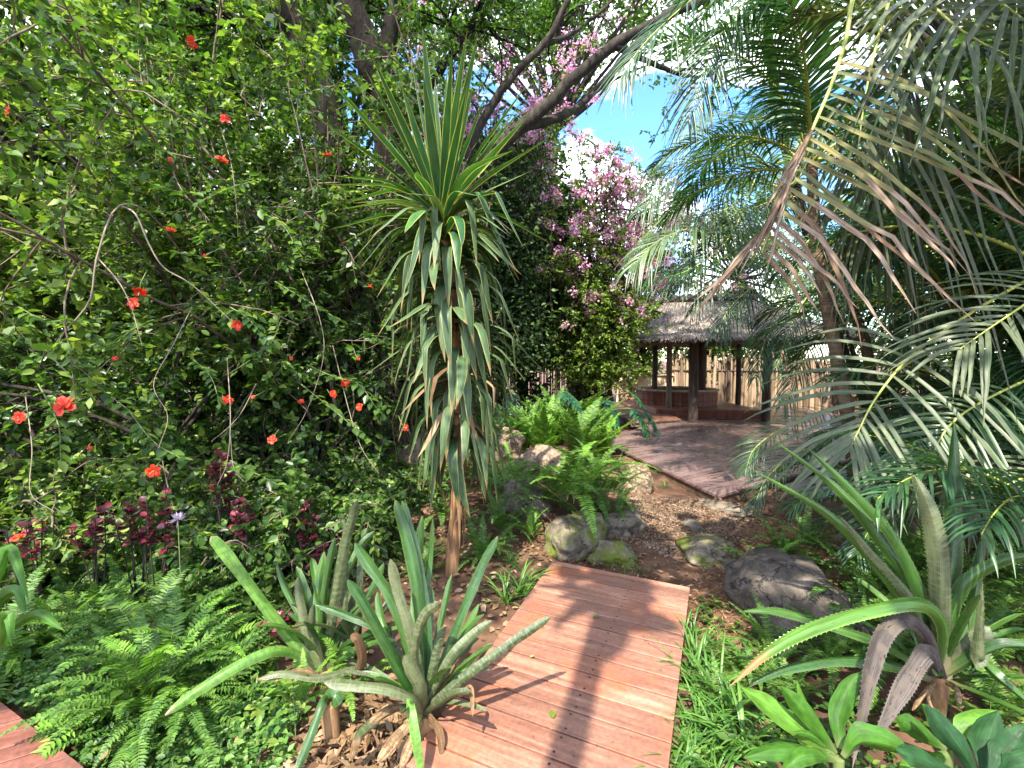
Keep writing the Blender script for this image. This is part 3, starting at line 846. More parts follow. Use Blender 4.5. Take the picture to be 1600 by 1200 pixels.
# ------------------------------------------------------------------ the thatched gazebo
def make_gazebo():
    O = np.array((2.95, 11.45)); ux = np.array((.961, -.276)); uy = np.array((.276, .961))
    t = thing("thatched_gazebo", "thatched gazebo on dark poles sheltering the hot tub", "gazebo", (5.0, 13.4, 0))
    W, Dp, ze, zr = 4.9, 4.1, 2.12, 3.2
    def P(x, y, z): return np.array((*(O + ux * x + uy * y), z))
    ra, rb = P(.75, Dp / 2, zr), P(W - 1.9, Dp / 2, zr)
    cor = [P(0, 0, ze), P(W, 0, ze), P(W, Dp, ze), P(0, Dp, ze)]
    faces = [(cor[0], cor[1], rb, ra), (cor[1], cor[2], rb, rb), (cor[2], cor[3], ra, rb), (cor[3], cor[0], ra, ra)]
    rng = np.random.RandomState(5)
    mb = MB()
    for a, b, c, d in faces:                          # under layer with thickness
        nrm = unit(np.cross(b - a, c - a))
        n = 14
        uu, vv = np.meshgrid(np.linspace(0, 1, n), np.linspace(0, 1, n), indexing="ij")
        S = (a[None, None] * (1 - uu)[..., None] + b * uu[..., None]) * (1 - vv)[..., None] + (d * (1 - uu)[..., None] + c * uu[..., None]) * vv[..., None]
        S[..., 2] -= 0.10 * np.sin(np.pi * vv)         # the slope sags slightly
        i = np.arange(n - 1)[:, None] * n + np.arange(n - 1)[None]
        q = np.stack([i, i + n, i + n + 1, i + 1], -1).reshape(-1, 4)
        mb.add(S.reshape(-1, 3), q)
        mb.add(S.reshape(-1, 3) - nrm * 0.14, q[:, ::-1])
        e0 = np.stack([S[:, 0], S[:, 0] - nrm * .14], 1).reshape(-1, 3)
        k = np.arange(n - 1) * 2
        mb.add(e0, np.stack([k, k + 2, k + 3, k + 1], -1))
        # straw laid down the slope
        m = int(np.linalg.norm(b - a) * 620)
        u, v = rng.random(m), rng.random(m) ** 1.25
        v[: m // 3] = rng.random(m // 3) * .12
        def surf(u, v):
            s = (a[None] * (1 - u)[:, None] + b * u[:, None]) * (1 - v)[:, None] + (d * (1 - u)[:, None] + c * u[:, None]) * v[:, None]
            s[:, 2] -= .10 * np.sin(np.pi * v)
            return s
        p1 = surf(u, v) + nrm * rng.uniform(.004, .05, m)[:, None]
        dn = surf(u + rng.normal(0, .008, m), np.clip(v - .14, -.1, 1)) - surf(u, v)
        dn = unit(dn); L = rng.uniform(.14, .46, m)
        p2 = p1 + dn * (L * .5)[:, None] + nrm * .008; p3 = p1 + dn * L[:, None] - nrm * .012
        sd_ = unit(np.cross(dn, nrm))
        ribbons(mb, np.stack([p1, p2, p3], 1), rng.uniform(.006, .02, m)[:, None] * np.array([[.8, 1, .5]]), sd_, (-.5, .5), (0, 0))
    rf = mb.build("thatch_roof", M["thatch"], t)
    mb = MB()
    L = catmull([ra + (-.12, .03, .03), ra + (.4, -.1, .06), rb + (-.3, .08, .05), rb + (.12, -.03, .02)], 20)
    tubes(mb, L, .10, 10)
    mb.build("ridge_cap", M["rockdark"], rf)
    def pole(p, z1, r, mat, name="post"):
        mb = MB(); n = 12
        z = np.linspace(p[2], z1, n)
        w = rng.normal(0, .006, (n, 2)).cumsum(0) * .6
        tubes(mb, np.stack([p[0] + w[:, 0], p[1] + w[:, 1], z], -1), r * np.linspace(1.08, .94, n), 12)
        mb.build(name, mat, t)
    for q, z1, r, mm in (((4.60, 11.86, .0), 2.28, .115, "post"), ((5.55, 13.75, .235), 2.75, .125, "post"), ((4.38, 13.05, .235), 2.6, .075, "postpale"),
                         ((4.62, 15.15, .235), 2.4, .085, "post"), ((6.95, 14.4, .0), 2.5, .075, "post"), ((6.55, 12.05, .0), 2.45, .10, "post")):
        pole(q, z1, r, M[mm])
    for a, b, r in ((P(.55, .55, 2.15), P(W - .5, .55, 2.15), .05), (P(.55, Dp - .5, 2.15), P(W - .5, Dp - .5, 2.15), .05), (P(.55, .5, 2.13), P(.6, Dp - .5, 2.13), .05)):
        mb = MB(); tubes(mb, np.linspace(a, b, 6), r, 10); mb.build("roof_beam", M["post"], t)
    for f in np.linspace(.06, .94, 9):
        mb = MB(); a = P(W * f, .05, ze - .12); b = P(min(max(W * f, .75), W - 1.9), Dp / 2, zr - .26); b = b * .97 + a * .03
        q = np.linspace(a, b, 5); q[:, 2] -= .10 * np.sin(np.linspace(0, np.pi, 5)); tubes(mb, q, .028, 8); mb.build("rafter", M["postpale"], t)
make_gazebo()

# ------------------------------------------------------------------ fences
def reed_fence(name, label, pts, ztop, n, rad, mat, posts, rails, post_mat, seed, jit=.06):
    rng = np.random.RandomState(seed)
    P = catmull([(x, y, 0) for x, y in pts], 80)
    seg = np.concatenate([[0], np.cumsum(np.linalg.norm(np.diff(P, axis=0), axis=1))]); seg /= seg[-1]
    def on(u): return np.stack([np.interp(u, seg, P[:, 0]), np.interp(u, seg, P[:, 1])], -1)
    mid = on(np.array([.5]))[0]
    t = thing(name, label, "fence", (mid[0], mid[1], 0))
    u = (np.arange(n) + rng.uniform(-.3, .3, n)) / n
    b = on(np.clip(u, 0, 1)) + rng.normal(0, .012, (n, 2))
    top = b + rng.normal(0, .035, (n, 2))
    mid_ = (b + top) / 2 + rng.normal(0, .012, (n, 2))
    zt = ztop + rng.normal(0, jit, n)
    z0 = ground_h(b[:, 0], b[:, 1]) - .05
    C3 = np.stack([np.column_stack([b, z0]), np.column_stack([mid_, (z0 + zt) / 2]), np.column_stack([top, zt])], 1)
    mb = MB(); tubes(mb, C3, (rad * rng.uniform(.6, 1.25, n))[:, None] * np.array([[1, .95, .8]]), 6)
    mb.build("reed_panel", mat, t)
    for zz in rails:
        mb = MB(); q = on(np.linspace(0, 1, 40)); tubes(mb, np.column_stack([q + [0, -.045], np.full(40, zz)]), .03, 8); mb.build("rail", post_mat, t)
    for uu in posts:
        mb = MB(); q = on(np.array([uu]))[0] + [0, -.09]
        tubes(mb, np.array([(q[0], q[1], z) for z in np.linspace(-.2, ztop + .05, 6)]), .065, 10); mb.build("post", post_mat, t)
reed_fence("reed_fence", "dark brown reed fence behind the ferns, half hidden by creepers", [(-6.5, 13.6), (-3.2, 13.3), (-.5, 13.0), (1.5, 12.9), (2.75, 13.1)], 2.0, 330, .014, M["reed"], (.12, .3, .48, .62, .74, .9, .995), (.35, 1.72), M["post"], 3)
reed_fence("pole_fence", "sunlit pale split pole fence standing behind the gazebo posts", [(5.7, 17.4), (6.8, 16.9), (8.3, 16.3), (9.8, 15.4), (11.6, 13.8)], 1.72, 82, .055, M["pole"], (.3, .75), (1.2,), M["post"], 4, .11)
from mathutils.noise import fractal as fbm
# ------------------------------------------------------------------ rocks
def rock(label, c, r, mat, seed, name="boulder", flat=1.0):
    rng = np.random.RandomState(seed)
    nu, nv = 64, 40
    th = np.linspace(0, 2 * np.pi, nu, endpoint=False); ph = np.linspace(0, np.pi, nv)
    T, P = np.meshgrid(th, ph, indexing="ij")
    d = np.stack([np.sin(P) * np.cos(T), np.sin(P) * np.sin(T), np.cos(P)], -1)
    k = np.ones(d.shape[:2])
    for _ in range(13):                                # flat split faces
        n = unit(rng.normal(size=3)); lim = rng.uniform(.68, .95)
        q = d @ n
        k = np.minimum(k, np.where(q > .05, lim / np.maximum(q, .05), 9))
    for f, a in ((3, .05), (7, .025), (15, .012)):
        k = k * (1 + a * np.sin(f * d[..., 0] + rng.rand() * 6) * np.sin(f * d[..., 1] + rng.rand() * 6) * np.cos(f * d[..., 2] + rng.rand() * 6) * 1.6)
    off = Vector((seed * 3.7, seed * 1.3, 0))
    for a_ in range(nu):
        for b_ in range(nv):
            q = Vector(d[a_, b_]) * 1.6 + off
            k[a_, b_] *= 1 + .12 * fbm(q, 1.0, 2.1, 5) + .018 * fbm(q * 5, 1.0, 2.2, 4)
    V = d * k[..., None] * np.asarray(r)
    i = np.arange(nu)[:, None] * nv + np.arange(nv - 1)[None]; j = ((np.arange(nu) + 1) % nu)[:, None] * nv + np.arange(nv - 1)[None]
    mb = MB()
    mb.add((V + np.asarray(c)).reshape(-1, 3), np.stack([i, i + 1, j + 1, j], -1).reshape(-1, 4))
    o = mb.build(name, mat, None, True, c)
    o.rotation_euler = (rng.uniform(-.12, .12), rng.uniform(-.12, .12), rng.rand() * 6)
    return tag(o, label, "rock")

def rock_at(label, px, py, r, mat, seed, lift=0.0):
    p = gnd(px, py)
    return rock(label, (p[0], p[1] + r[1] * .6, p[2] + r[2] * .25 + lift), r, mat, seed)

rock_at("mossy boulder under the bright fern at the boardwalk's far end", 905, 868, (.40, .26, .26), M["rockmoss"], 21, .03)
rock_at("mossy round stone touching the boardwalk's far end", 955, 885, (.26, .17, .17), M["rockmoss"], 22)
rock_at("dark flat slanting stone between the fern and the gravel", 975, 838, (.30, .30, .16), M["rock"], 23)
rock_at("squarish tan stone at the far deck's left edge", 1000, 770, (.23, .2, .27), M["rocktan"], 24)
rock_at("big tan boulder among the ferns behind the yucca", 852, 752, (.52, .34, .34), M["rocktan"], 25)
rock_at("grey shaded boulder below the tan boulder", 815, 812, (.36, .3, .30), M["rock"], 26)
rock_at("flat grey slab lying on the gravel path", 1115, 880, (.36, .26, .13), M["rockmoss"], 27)
rock_at("small greenish stone on the gravel behind the flat slab", 1085, 830, (.13, .10, .07), M["rock"], 28)
rock_at("tiny orange stone on the gravel path", 1056, 838, (.045, .045, .045), M["rocktan"], 29)
rock_at("big dark rounded boulder behind the right spiky plant", 1262, 985, (.60, .42, .33), M["rockdark"], 30, -.05)
rock_at("wide pale boulder behind the yucca trunk", 650, 735, (1.0, .5, .42), M["rocktan"], 31)
rock_at("pale sunlit boulder right of the yucca's lower leaves", 765, 722, (.62, .4, .46), M["rocktan"], 32)
rock_at("large grey boulder in the shade below the hibiscus", 490, 745, (.75, .5, .62), M["rock"], 33)
rock_at("low dark boulder right of the grey shaded boulder", 560, 745, (.55, .4, .36), M["rockdark"], 34)
rock_at("long thin slate stone on the path near the far deck", 1130, 800, (.42, .2, .06), M["rock"], 35)

# ------------------------------------------------------------------ trees
def tree(name, label, limbs, radii, bark, leafm, seed, n_lat=10, lat_len=1.2, n_twig=7, twig_len=.45, n_leaf=11, size=.085, start=.35, grav=(.03, .06), tmpl=LEAF_DI, cat="tree", group=None, extra=None, trunk_sides=12, crown_limbs=None, up=.25, spread=1.0, bloom=None):
    rng = np.random.RandomState(seed)
    base = limbs[0][0]
    t = thing(name, label, cat, tuple(base), group)
    mb = MB()
    rs = []
    for L, r in zip(limbs, radii):
        P = catmull(L, 26)
        P[1:-1] += rng.normal(0, r[0] * .10, (24, 3))
        rr = np.interp(np.linspace(0, 1, 26), np.linspace(0, 1, len(r)), r)
        tubes(mb, P, rr[None], trunk_sides)
        rs.append(P)
    src = np.stack([rs[i] for i in (crown_limbs if crown_limbs is not None else range(len(rs)))])
    lat, tw, (p, d, n, s) = branchwork(rng, src, n_lat, lat_len, n_twig, twig_len, n_leaf, size, start, grav, up=up, spread=spread)
    tubes(mb, lat, np.linspace(.022, .007, lat.shape[1])[None], 5, cap=False)
    tubes(mb, tw, np.linspace(.006, .002, tw.shape[1])[None], 3, cap=False)
    mb.build("trunk", bark, t)
    mb = MB()
    leaves(mb, p, d, n, s, tmpl)
    mb.build("crown", leafm, t)
    if bloom:
        zz_ = tw[:, -1, 2]; up_ = np.argsort(-(zz_ + rng.normal(0, .35 * (zz_.max() - zz_.min()) * .5, len(zz_))))[:max(int(bloom[0] * 1.8), 10)]
        k = rng.choice(up_, bloom[0])
        e = tw[k, -1]
        m = bloom[1]
        pp = np.repeat(e, m, 0) + rng.normal(0, bloom[2], (len(e) * m, 3))
        mb = MB()
        leaves(mb, pp, rdir(rng, len(pp)), rdir(rng, len(pp)), bloom[3] * rng.uniform(.6, 1.2, len(pp)), (LEAF_DI[0] * np.array([1.5, 1, 1]), LEAF_DI[1], []))
        mb.build("blossom", M["bract"], t)
    return t

A_ = at
# dark forked tree at the top, left of the yucca
tree("shade_tree", "big dark forked tree rising behind the yucca's top", [
    [A_(640, 700, 7.6), A_(628, 420, 7.4), A_(612, 250, 7.2), A_(590, 120, 7.0), A_(560, 40, 6.8), A_(535, -60, 6.7), (-2.3, 6.6, 9.0)],
    [A_(604, 190, 7.1), A_(602, 90, 7.0), A_(622, 0, 7.0), A_(650, -120, 7.2), (-1.0, 7.4, 9.6)],
    [A_(560, 40, 6.8), A_(500, -60, 7.2), (-3.8, 7.6, 9.2)],
    [A_(612, 250, 7.2), A_(660, 150, 7.8), A_(735, 40, 8.2), A_(790, -80, 8.6)],
], [(.30, .27, .25, .23, .20, .15, .08), (.15, .13, .10, .07, .04), (.13, .10, .05), (.10, .08, .05, .03)], M["bark"], M["canopy"], 41,
    n_lat=36, lat_len=1.6, n_twig=9, twig_len=.55, n_leaf=13, size=.105, start=.45, crown_limbs=[1, 2, 3], bloom=(160, 14, .09, .06))
tree("leaning_tree", "dark leaning tree trunk coming through the leaves above the hibiscus", [
    [A_(545, 640, 6.9), A_(540, 400, 6.7), A_(520, 200, 6.4), A_(480, 80, 6.2), A_(440, 0, 6.0), A_(400, -90, 5.9), (-3.6, 5.8, 8.6)],
    [A_(440, 0, 6.0), A_(470, -100, 6.6), (-2.6, 7.2, 8.4)],
    [A_(480, 80, 6.2), A_(430, 60, 6.6), A_(330, 20, 7.0), A_(250, -20, 7.4)],
], [(.24, .2, .18, .17, .15, .12, .06), (.10, .08, .04), (.07, .05, .03, .015)], M["bark"], M["canopy"], 42,
    n_lat=36, lat_len=1.6, n_twig=9, twig_len=.55, n_leaf=13, size=.105, start=.4, crown_limbs=[1, 2])
tree("spreading_tree", "spreading tree with a long mossy limb slanting across the blue sky", [
    [A_(655, 640, 8.6), A_(672, 480, 8.5), A_(700, 350, 8.4), A_(760, 255, 8.3), A_(815, 200, 8.2), A_(880, 138, 8.1), A_(960, 72, 8.0), A_(1050, 22, 7.9), A_(1200, -40, 7.8)],
    [A_(700, 350, 8.4), A_(735, 230, 8.2), A_(795, 125, 8.0), A_(850, 70, 7.9), A_(892, -10, 7.8), A_(940, -100, 7.8)],
    [A_(960, 72, 8.0), A_(1010, 95, 8.2), A_(1080, 120, 8.6), A_(1140, 110, 9.2)],
    [A_(815, 200, 8.2), A_(905, 165, 8.8), A_(1000, 60, 9.6), A_(1090, -30, 10.2)],
    [A_(850, 70, 7.9), A_(905, 45, 8.3), A_(980, -20, 8.6)],
    [A_(672, 480, 8.5), A_(640, 330, 8.9), A_(690, 200, 9.2), A_(720, 100, 9.4), A_(700, -40, 9.6)],
], [(.20, .17, .145, .125, .11, .098, .085, .07, .04), (.09, .075, .065, .055, .045, .03), (.06, .045, .03, .015), (.09, .07, .05, .03), (.05, .035, .02), (.10, .08, .06, .04, .03)],
    M["barkgrey"], M["canopy"], 43, n_lat=9, lat_len=1.2, n_twig=7, twig_len=.45, n_leaf=10, size=.09, start=.5, crown_limbs=[1, 2, 4, 5], bloom=(90, 12, .08, .055))

# creeper-covered dark mass between yucca and gazebo
def curtain(name, label, x0, x1, y, depth, ztop, zlow, n, leafm, seed, size=.10, per=85, cat="creeper", holes=None):
    rng = np.random.RandomState(seed)
    t = thing(name, label, cat, ((x0 + x1) / 2, y, 0))
    px = rng.uniform(x0, x1, n); py = y + rng.uniform(-depth, depth, n)
    u = (px - x0) / (x1 - x0)
    zt = np.interp(u, np.linspace(0, 1, len(ztop)), ztop) * (1 - .45 * rng.random(n) ** 2)
    zl = np.minimum(np.interp(u, np.linspace(0, 1, len(zlow)), zlow) + rng.exponential(.7, n), zt - .3)
    K = 9
    w = rng.normal(0, .055, (n, K, 2)).cumsum(1)
    z = zt[:, None] + (zl - zt)[:, None] * np.linspace(0, 1, K)[None]
    P = np.concatenate([np.stack([px, py], -1)[:, None] + w, z[..., None]], -1)
    mb = MB(); tubes(mb, P[::2], np.linspace(.008, .003, K)[None], 4, cap=False); mb.build("stem", M["barkgrey"], t)
    ii = np.repeat(np.arange(n), per)
    p, d = on_curves(P, ii, rng.random(len(ii)))
    # leaves sit in tufts along the stems
    dd = unit(rdir(rng, len(ii)) * [1, 1, .5] + [0, -.25, -.35])
    p = p + dd * (rng.random(len(ii)) ** 1.5 * .34)[:, None]
    mb = MB(); leaves(mb, p, dd, unit(rdir(rng, len(ii)) * .8 + [0, -.5, .6]), size * rng.uniform(.5, 1.3, len(ii)), LEAF_OV if size > .07 else LEAF_DI)
    mb.build("foliage", leafm, t)
    return t
curtain("creeper", "dark hanging creeper curtain right behind the yucca", -1.7, .6, 10.6, .8, [6.4, 6.8, 6.4], [.7, 1.0, 1.3], 400, M["vine"], 51)
curtain("creeper", "dense creeper wall over the reed fence, lit at its lower edge", .1, 1.5, 11.9, .6, [6.6, 6.2, 5.6], [1.5, 1.3, 1.5], 360, M["vine"], 52)
curtain("creeper", "light green creeper strands trailing over the reed fence beside the gazebo", 1.0, 2.7, 12.3, .35, [3.4, 4.6, 3.9], [1.25, 1.1, .9], 170, M["shrub"], 53, .065, 34)
curtain("creeper", "leafy creeper hanging on the reed fence left of the yucca", -4.2, -1.2, 11.8, .8, [4.6, 5.2, 5.0], [.9, 1.0, 1.0], 380, M["vine"], 54)
curtain("creeper", "dense bluish ivy column at the reed fence's end by the gazebo", 1.75, 2.35, 12.75, .15, [2.2, 2.3], [.2, .3], 90, M["vine"], 55, .08, 40)

# bougainvillea, pink at its top
def bougain(label, base, tips, seed, leafm, blooms, size=.07):
    L = [[np.array(base), np.array(base) + (0, 0, 1.2), (np.array(base) + np.array(tp)) / 2 + (0, 0, .5), np.array(tp)] for tp in tips]
    return tree("bougainvillea", label, L, [(.06, .04, .025, .006)] * len(L), M["barkgrey"], leafm, seed, n_lat=20, lat_len=.95, n_twig=8, twig_len=.36, n_leaf=13, size=size, start=.3, grav=(.12, .16), cat="shrub", bloom=(blooms, 30, .055, .058))
bougain("tall bougainvillea with pink sprays against the blue sky", (2.1, 11.3, 0), [A_(880, 235, 10.6), A_(930, 225, 10.8), A_(985, 285, 10.9), A_(945, 310, 10.4), A_(985, 350, 11.1), A_(905, 370, 10.2), A_(955, 410, 10.4), A_(855, 320, 10.4), A_(915, 280, 10.5), A_(885, 440, 10.2), A_(850, 400, 10.3), A_(940, 480, 10.5), A_(880, 500, 10.6), A_(1010, 320, 10.8), A_(1015, 400, 11.2), A_(1000, 450, 10.9), A_(970, 250, 10.7), A_(990, 300, 10.4)], 61, M["lime"], 420, .085)
bougain("bougainvillea with scattered pink blooms high behind the forked tree", (-1.4, 10.6, 0), [A_(650, 90, 10.0), A_(720, 130, 10.2), A_(790, 90, 10.4), A_(700, 210, 9.8), A_(640, 170, 9.9), A_(860, 130, 10.3), A_(920, 60, 10.3), A_(760, 30, 10.2)], 62, M["shrub"], 260)

bougain("far bougainvillea whose pale pink top shows above the gazebo roof", (4.4, 17.2, 0), [A_(985, 300, 16.2), A_(1020, 270, 16.6), A_(1050, 330, 16.4), A_(1090, 360, 16.8), A_(1030, 390, 16.0), A_(1075, 420, 16.6), A_(1120, 400, 17.0), A_(1000, 440, 16.0), A_(1150, 440, 17.0)], 63, M["lime"], 420, .12)
# ------------------------------------------------------------------ hibiscus and the shrubs on the left
def bush(name, label, base, stems, lean, leafm, seed, height=4.2, cat="shrub", n_lat=15, lat_len=1.2, n_twig=7, twig_len=.34, n_leaf=13, size=.075, start=.16, grav=(.11, .10), tmpl=LEAF_OV, spread=.62, twigm="twig", arch=.10, up=.2, flat=.85, xmax=None, ymin=None):
    rng = np.random.RandomState(seed)
    t = thing(name, label, cat, tuple(base))
    a = rng.uniform(0, 2 * np.pi, stems)
    d = np.stack([np.cos(a) * spread, np.sin(a) * spread, np.ones(stems)], -1) + np.asarray(lean)
    p0 = np.asarray(base) + np.stack([np.cos(a) * .25, np.sin(a) * .25, np.zeros(stems)], -1)
    st = grow(rng, p0, d, height * rng.uniform(.65, 1.15, stems), 14, arch, .10)
    def inside(q):                                     # the shrub is kept clipped on its path side
        e = q[:, -1]
        k = np.ones(len(q), bool)
        if xmax is not None: k &= e[:, 0] < xmax + rng.normal(0, .18, len(q))
        if ymin is not None: k &= e[:, 1] > ymin + rng.normal(0, .15, len(q))
        return k
    st = st[inside(st)]
    lat, tw, (p, dd, n, s) = branchwork(rng, st, n_lat, lat_len, n_twig, twig_len, n_leaf, size, start, grav, up=up, flat=flat)
    lat, kt = lat[inside(lat)], inside(tw)
    kl = np.repeat(kt, n_leaf); tw, p, dd, n, s = tw[kt], p[kl], dd[kl], n[kl], s[kl]
    keep = p[:, 2] > ground_h(p[:, 0], p[:, 1]) + .02
    mb = MB()
    tubes(mb, st, np.linspace(.026, .007, st.shape[1])[None], 6, cap=False)
    tubes(mb, lat, np.linspace(.009, .003, lat.shape[1])[None], 4, cap=False)
    tubes(mb, tw, np.linspace(.0035, .0018, tw.shape[1])[None], 3, cap=False)
    mb.build("branches", M[twigm], t)
    mb = MB()
    leaves(mb, p[keep], dd[keep], n[keep], s[keep], tmpl)
    mb.build("foliage", leafm, t)
    return t, lat
hib, hlat = bush("hibiscus", "large arching hibiscus shrub with red flowers in front of the trees", (-2.35, 4.9, -.1), 36, (-.05, -.14, .1), M["hib"], 71, 4.6, twigm="barkgrey", size=.082, n_lat=17, n_leaf=14, xmax=-1.15, ymin=3.0)
hib2, _ = bush("hibiscus", "leafy hibiscus reaching in from the picture's far left edge", (-4.1, 4.5, -.1), 28, (.0, -.10, .1), M["hib"], 72, 4.5, twigm="barkgrey", arch=.075, size=.08, n_lat=16, n_leaf=14, xmax=-1.4, ymin=2.7)
bush("evergreen_shrub", "tall fine-leaved green shrub high above the hibiscus", (-3.0, 6.6, 0), 18, (.0, -.05, .3), M["shrub"], 73, 6.4, size=.095, n_lat=22, n_leaf=15, xmax=-1.2, tmpl=LEAF_DI, spread=.42, arch=.05)
bush("evergreen_shrub", "yellow-green sunlit shrub at the far left behind the hibiscus", (-6.6, 6.6, 0), 16, (.1, -.05, .3), M["lime"], 74, 6.0, size=.10, n_lat=20, xmax=-3, tmpl=LEAF_DI, spread=.5, arch=.05)
bush("evergreen_shrub", "dark small-leaved shrub between the leaning tree and the hibiscus", (-1.2, 6.7, 0), 24, (.0, -.1, .3), M["vine"], 75, 5.2, size=.08, n_lat=20, xmax=-.25, tmpl=LEAF_DI, spread=.4, arch=.06)

bush("evergreen_shrub", "leafy shrub climbing over the leaning trunk right behind the hibiscus", (-2.0, 6.0, 0), 15, (.02, -.05, .5), M["hib"], 76, 5.4, size=.085, n_lat=18, n_leaf=13, xmax=-.95, spread=.34, arch=.05)
for k_, (x_, y_, n_, m_, lab_) in enumerate(((-2.0, 4.1, 16, "hib", "low leafy shrub at the foot of the hibiscus, right of the red-leaved row"), (-3.3, 4.0, 16, "shrub", "low light green shrub behind the red-leaved row"), (-4.6, 3.7, 16, "shrub", "low leafy shrub near the sandy path at the picture's left edge"), (-1.15, 4.75, 12, "hib", "small leafy shrub between the hibiscus and the yucca"), (-2.8, 4.9, 14, "vine", "dark low shrub in the shade under the hibiscus stems"))):
    bush("low_shrub", lab_, (x_, y_, -.12), n_, (0, -.05, .1), M[m_], 540 + k_, 1.0, n_lat=12, lat_len=.42, n_twig=6, twig_len=.22, n_leaf=11, size=.07, spread=.75, arch=.07, xmax=-.75)
# bare arching hibiscus stems in front of the leaves
mb = MB()
for pts, r in (([(300, 420, 4.4), (240, 340, 3.7), (185, 322, 3.3), (152, 400, 3.1), (140, 470, 3.05), (100, 520, 3.0), (82, 555, 3.0), (112, 588, 3.0)], .012),
               ([(190, 322, 3.4), (212, 335, 3.2), (232, 380, 3.15), (256, 418, 3.1), (300, 445, 3.1), (360, 500, 3.2)], .010),
               ([(120, 300, 3.8), (80, 340, 3.5), (20, 400, 3.3), (-60, 450, 3.2)], .009),
               ([(150, 400, 3.2), (185, 440, 3.1), (205, 480, 3.05), (222, 540, 3.0)], .008),
               ([(300, 480, 3.6), (270, 540, 3.3), (240, 600, 3.1), (262, 650, 3.0), (248, 700, 2.95)], .005),
               ([(355, 560, 3.6), (360, 650, 3.2), (355, 720, 3.1), (340, 758, 3.1)], .006),
               ([(360, 680, 3.2), (365, 730, 3.15), (380, 752, 3.1)], .004),
               ([(400, 600, 3.6), (380, 640, 3.4), (360, 665, 3.2), (330, 690, 3.1)], .005),
               ([(520, 540, 4.0), (545, 640, 3.7), (565, 700, 3.6), (592, 740, 3.6)], .006),
               ([(470, 420, 4.2), (500, 500, 3.9), (505, 560, 3.8), (480, 640, 3.7), (450, 690, 3.7)], .006),
               ([(250, 700, 3.2), (262, 760, 3.1), (270, 790, 3.1)], .005),
               ([(40, 620, 3.2), (50, 700, 3.0), (48, 770, 2.9), (85, 800, 2.9)], .006),
               ([(345, 200, 4.4), (362, 260, 4.1), (370, 330, 4.0), (372, 370, 4.0)], .006),
               ([(215, 60, 4.4), (222, 130, 4.1), (238, 160, 4.0)], .006)):
    P = catmull([A_(*q) for q in pts], 26)
    tubes(mb, P, np.linspace(r * .62, r * .28, 26)[None], 6)
mb.build("bare_stem", M["postpale"], hib)

def flower(parent, p, r, seed, face):
    rng = np.random.RandomState(seed)
    f = unit(np.asarray(face, float) + rng.normal(0, .6, 3))
    u = unit(np.cross(f, [0, 0, 1.0])); v = np.cross(u, f)
    mb = MB()
    for lay in range(2):
        a = np.arange(5) * 2 * np.pi / 5 + rng.rand() * 6
        d = np.cos(a)[:, None] * u + np.sin(a)[:, None] * v + f * (.35 + .3 * lay) + rng.normal(0, .12, (5, 3))
        leaves(mb, np.repeat([p], 5, 0), d, f + rng.normal(0, .2, (5, 3)), r * (1.0 - .2 * lay) * rng.uniform(.85, 1.1, 5), PETAL)
    o = mb.build("flower", M["petal"], parent)
    mb = MB()
    tubes(mb, np.stack([p, p + f * r * .55, p + f * r * 1.05 + np.array([0, 0, -.1 * r])]), np.array([[.05, .04, .03]]) * r, 6)
    e = p + f * r * np.linspace(.6, 1.05, 10)[:, None]
    leaves(mb, e, rdir(rng, 10), rdir(rng, 10), r * .16, LEAF_DI)
    mb.build("pistil", M["pistil"], o)
    mb = MB()
    tubes(mb, np.stack([p, p - f * .05 + [0, 0, .03], p - f * .12 + [0, .05, .09]]), np.array([[.008, .004, .003]]), 6)
    mb.build("stalk", M["stalk"], o)
FL = [(300, 66, 4.1, .07), (352, 186, 4.3, .055), (348, 250, 4.2, .065), (512, 243, 4.4, .06), (370, 508, 3.4, .05), (218, 455, 3.4, .055), (208, 474, 3.35, .055), (101, 634, 2.95, .085),
      (355, 625, 3.3, .05), (538, 598, 3.8, .05), (520, 616, 3.75, .045), (562, 636, 3.7, .045), (241, 735, 3.0, .06), (425, 687, 3.6, .045), (268, 360, 3.7, .045), (14, 175, 3.6, .06), (632, 668, 4.0, .045), (30, 652, 3.3, .05), (358, 584, 3.6, .03), (470, 628, 3.8, .035), (28, 840, 2.7, .05), (578, 447, 4.3, .04), (320, 400, 3.7, .022), (180, 560, 3.2, .022), (455, 560, 3.8, .02), (140, 700, 3.0, .02), (560, 560, 3.9, .022), (265, 250, 4.0, .024), (395, 620, 3.5, .02)]
for i, (px, py, Y, r) in enumerate(FL):
    flower(hib if px > 150 else hib2, A_(px, py, Y), r * .78, 300 + i, (.15 - (px - 800) / 2400, -1.0, .35))
# leafy sprays standing out in front of the hibiscus mass, lit from above
def spray(parent, pts, n, size, leafm, seed, twist=.5, name="leafy_shoot"):
    rng = np.random.RandomState(seed)
    P = catmull([A_(*q) for q in pts], 20)
    mb = MB(); tubes(mb, P, np.linspace(.006, .002, 20)[None], 5); 
    o = mb.build(name, M["stalk"], parent)
    p, t = on_curves(P[None], np.zeros(n, int), np.linspace(.12, 1, n))
    sgn = np.where(np.arange(n) % 2 == 0, 1, -1)[:, None]
    s = unit(np.cross(t, [0, 0, 1.0]))
    d = unit(t * .7 + s * sgn * .9 + rng.normal(0, .25, (n, 3)) + [0, 0, -.1])
    mb = MB(); leaves(mb, p, d, unit(np.array([0, -.15, 1]) + rng.normal(0, .3, (n, 3))), size * rng.uniform(.7, 1.2, n), LEAF_OV)
    mb.build("leaves", leafm, o)
rs = np.random.RandomState(9)
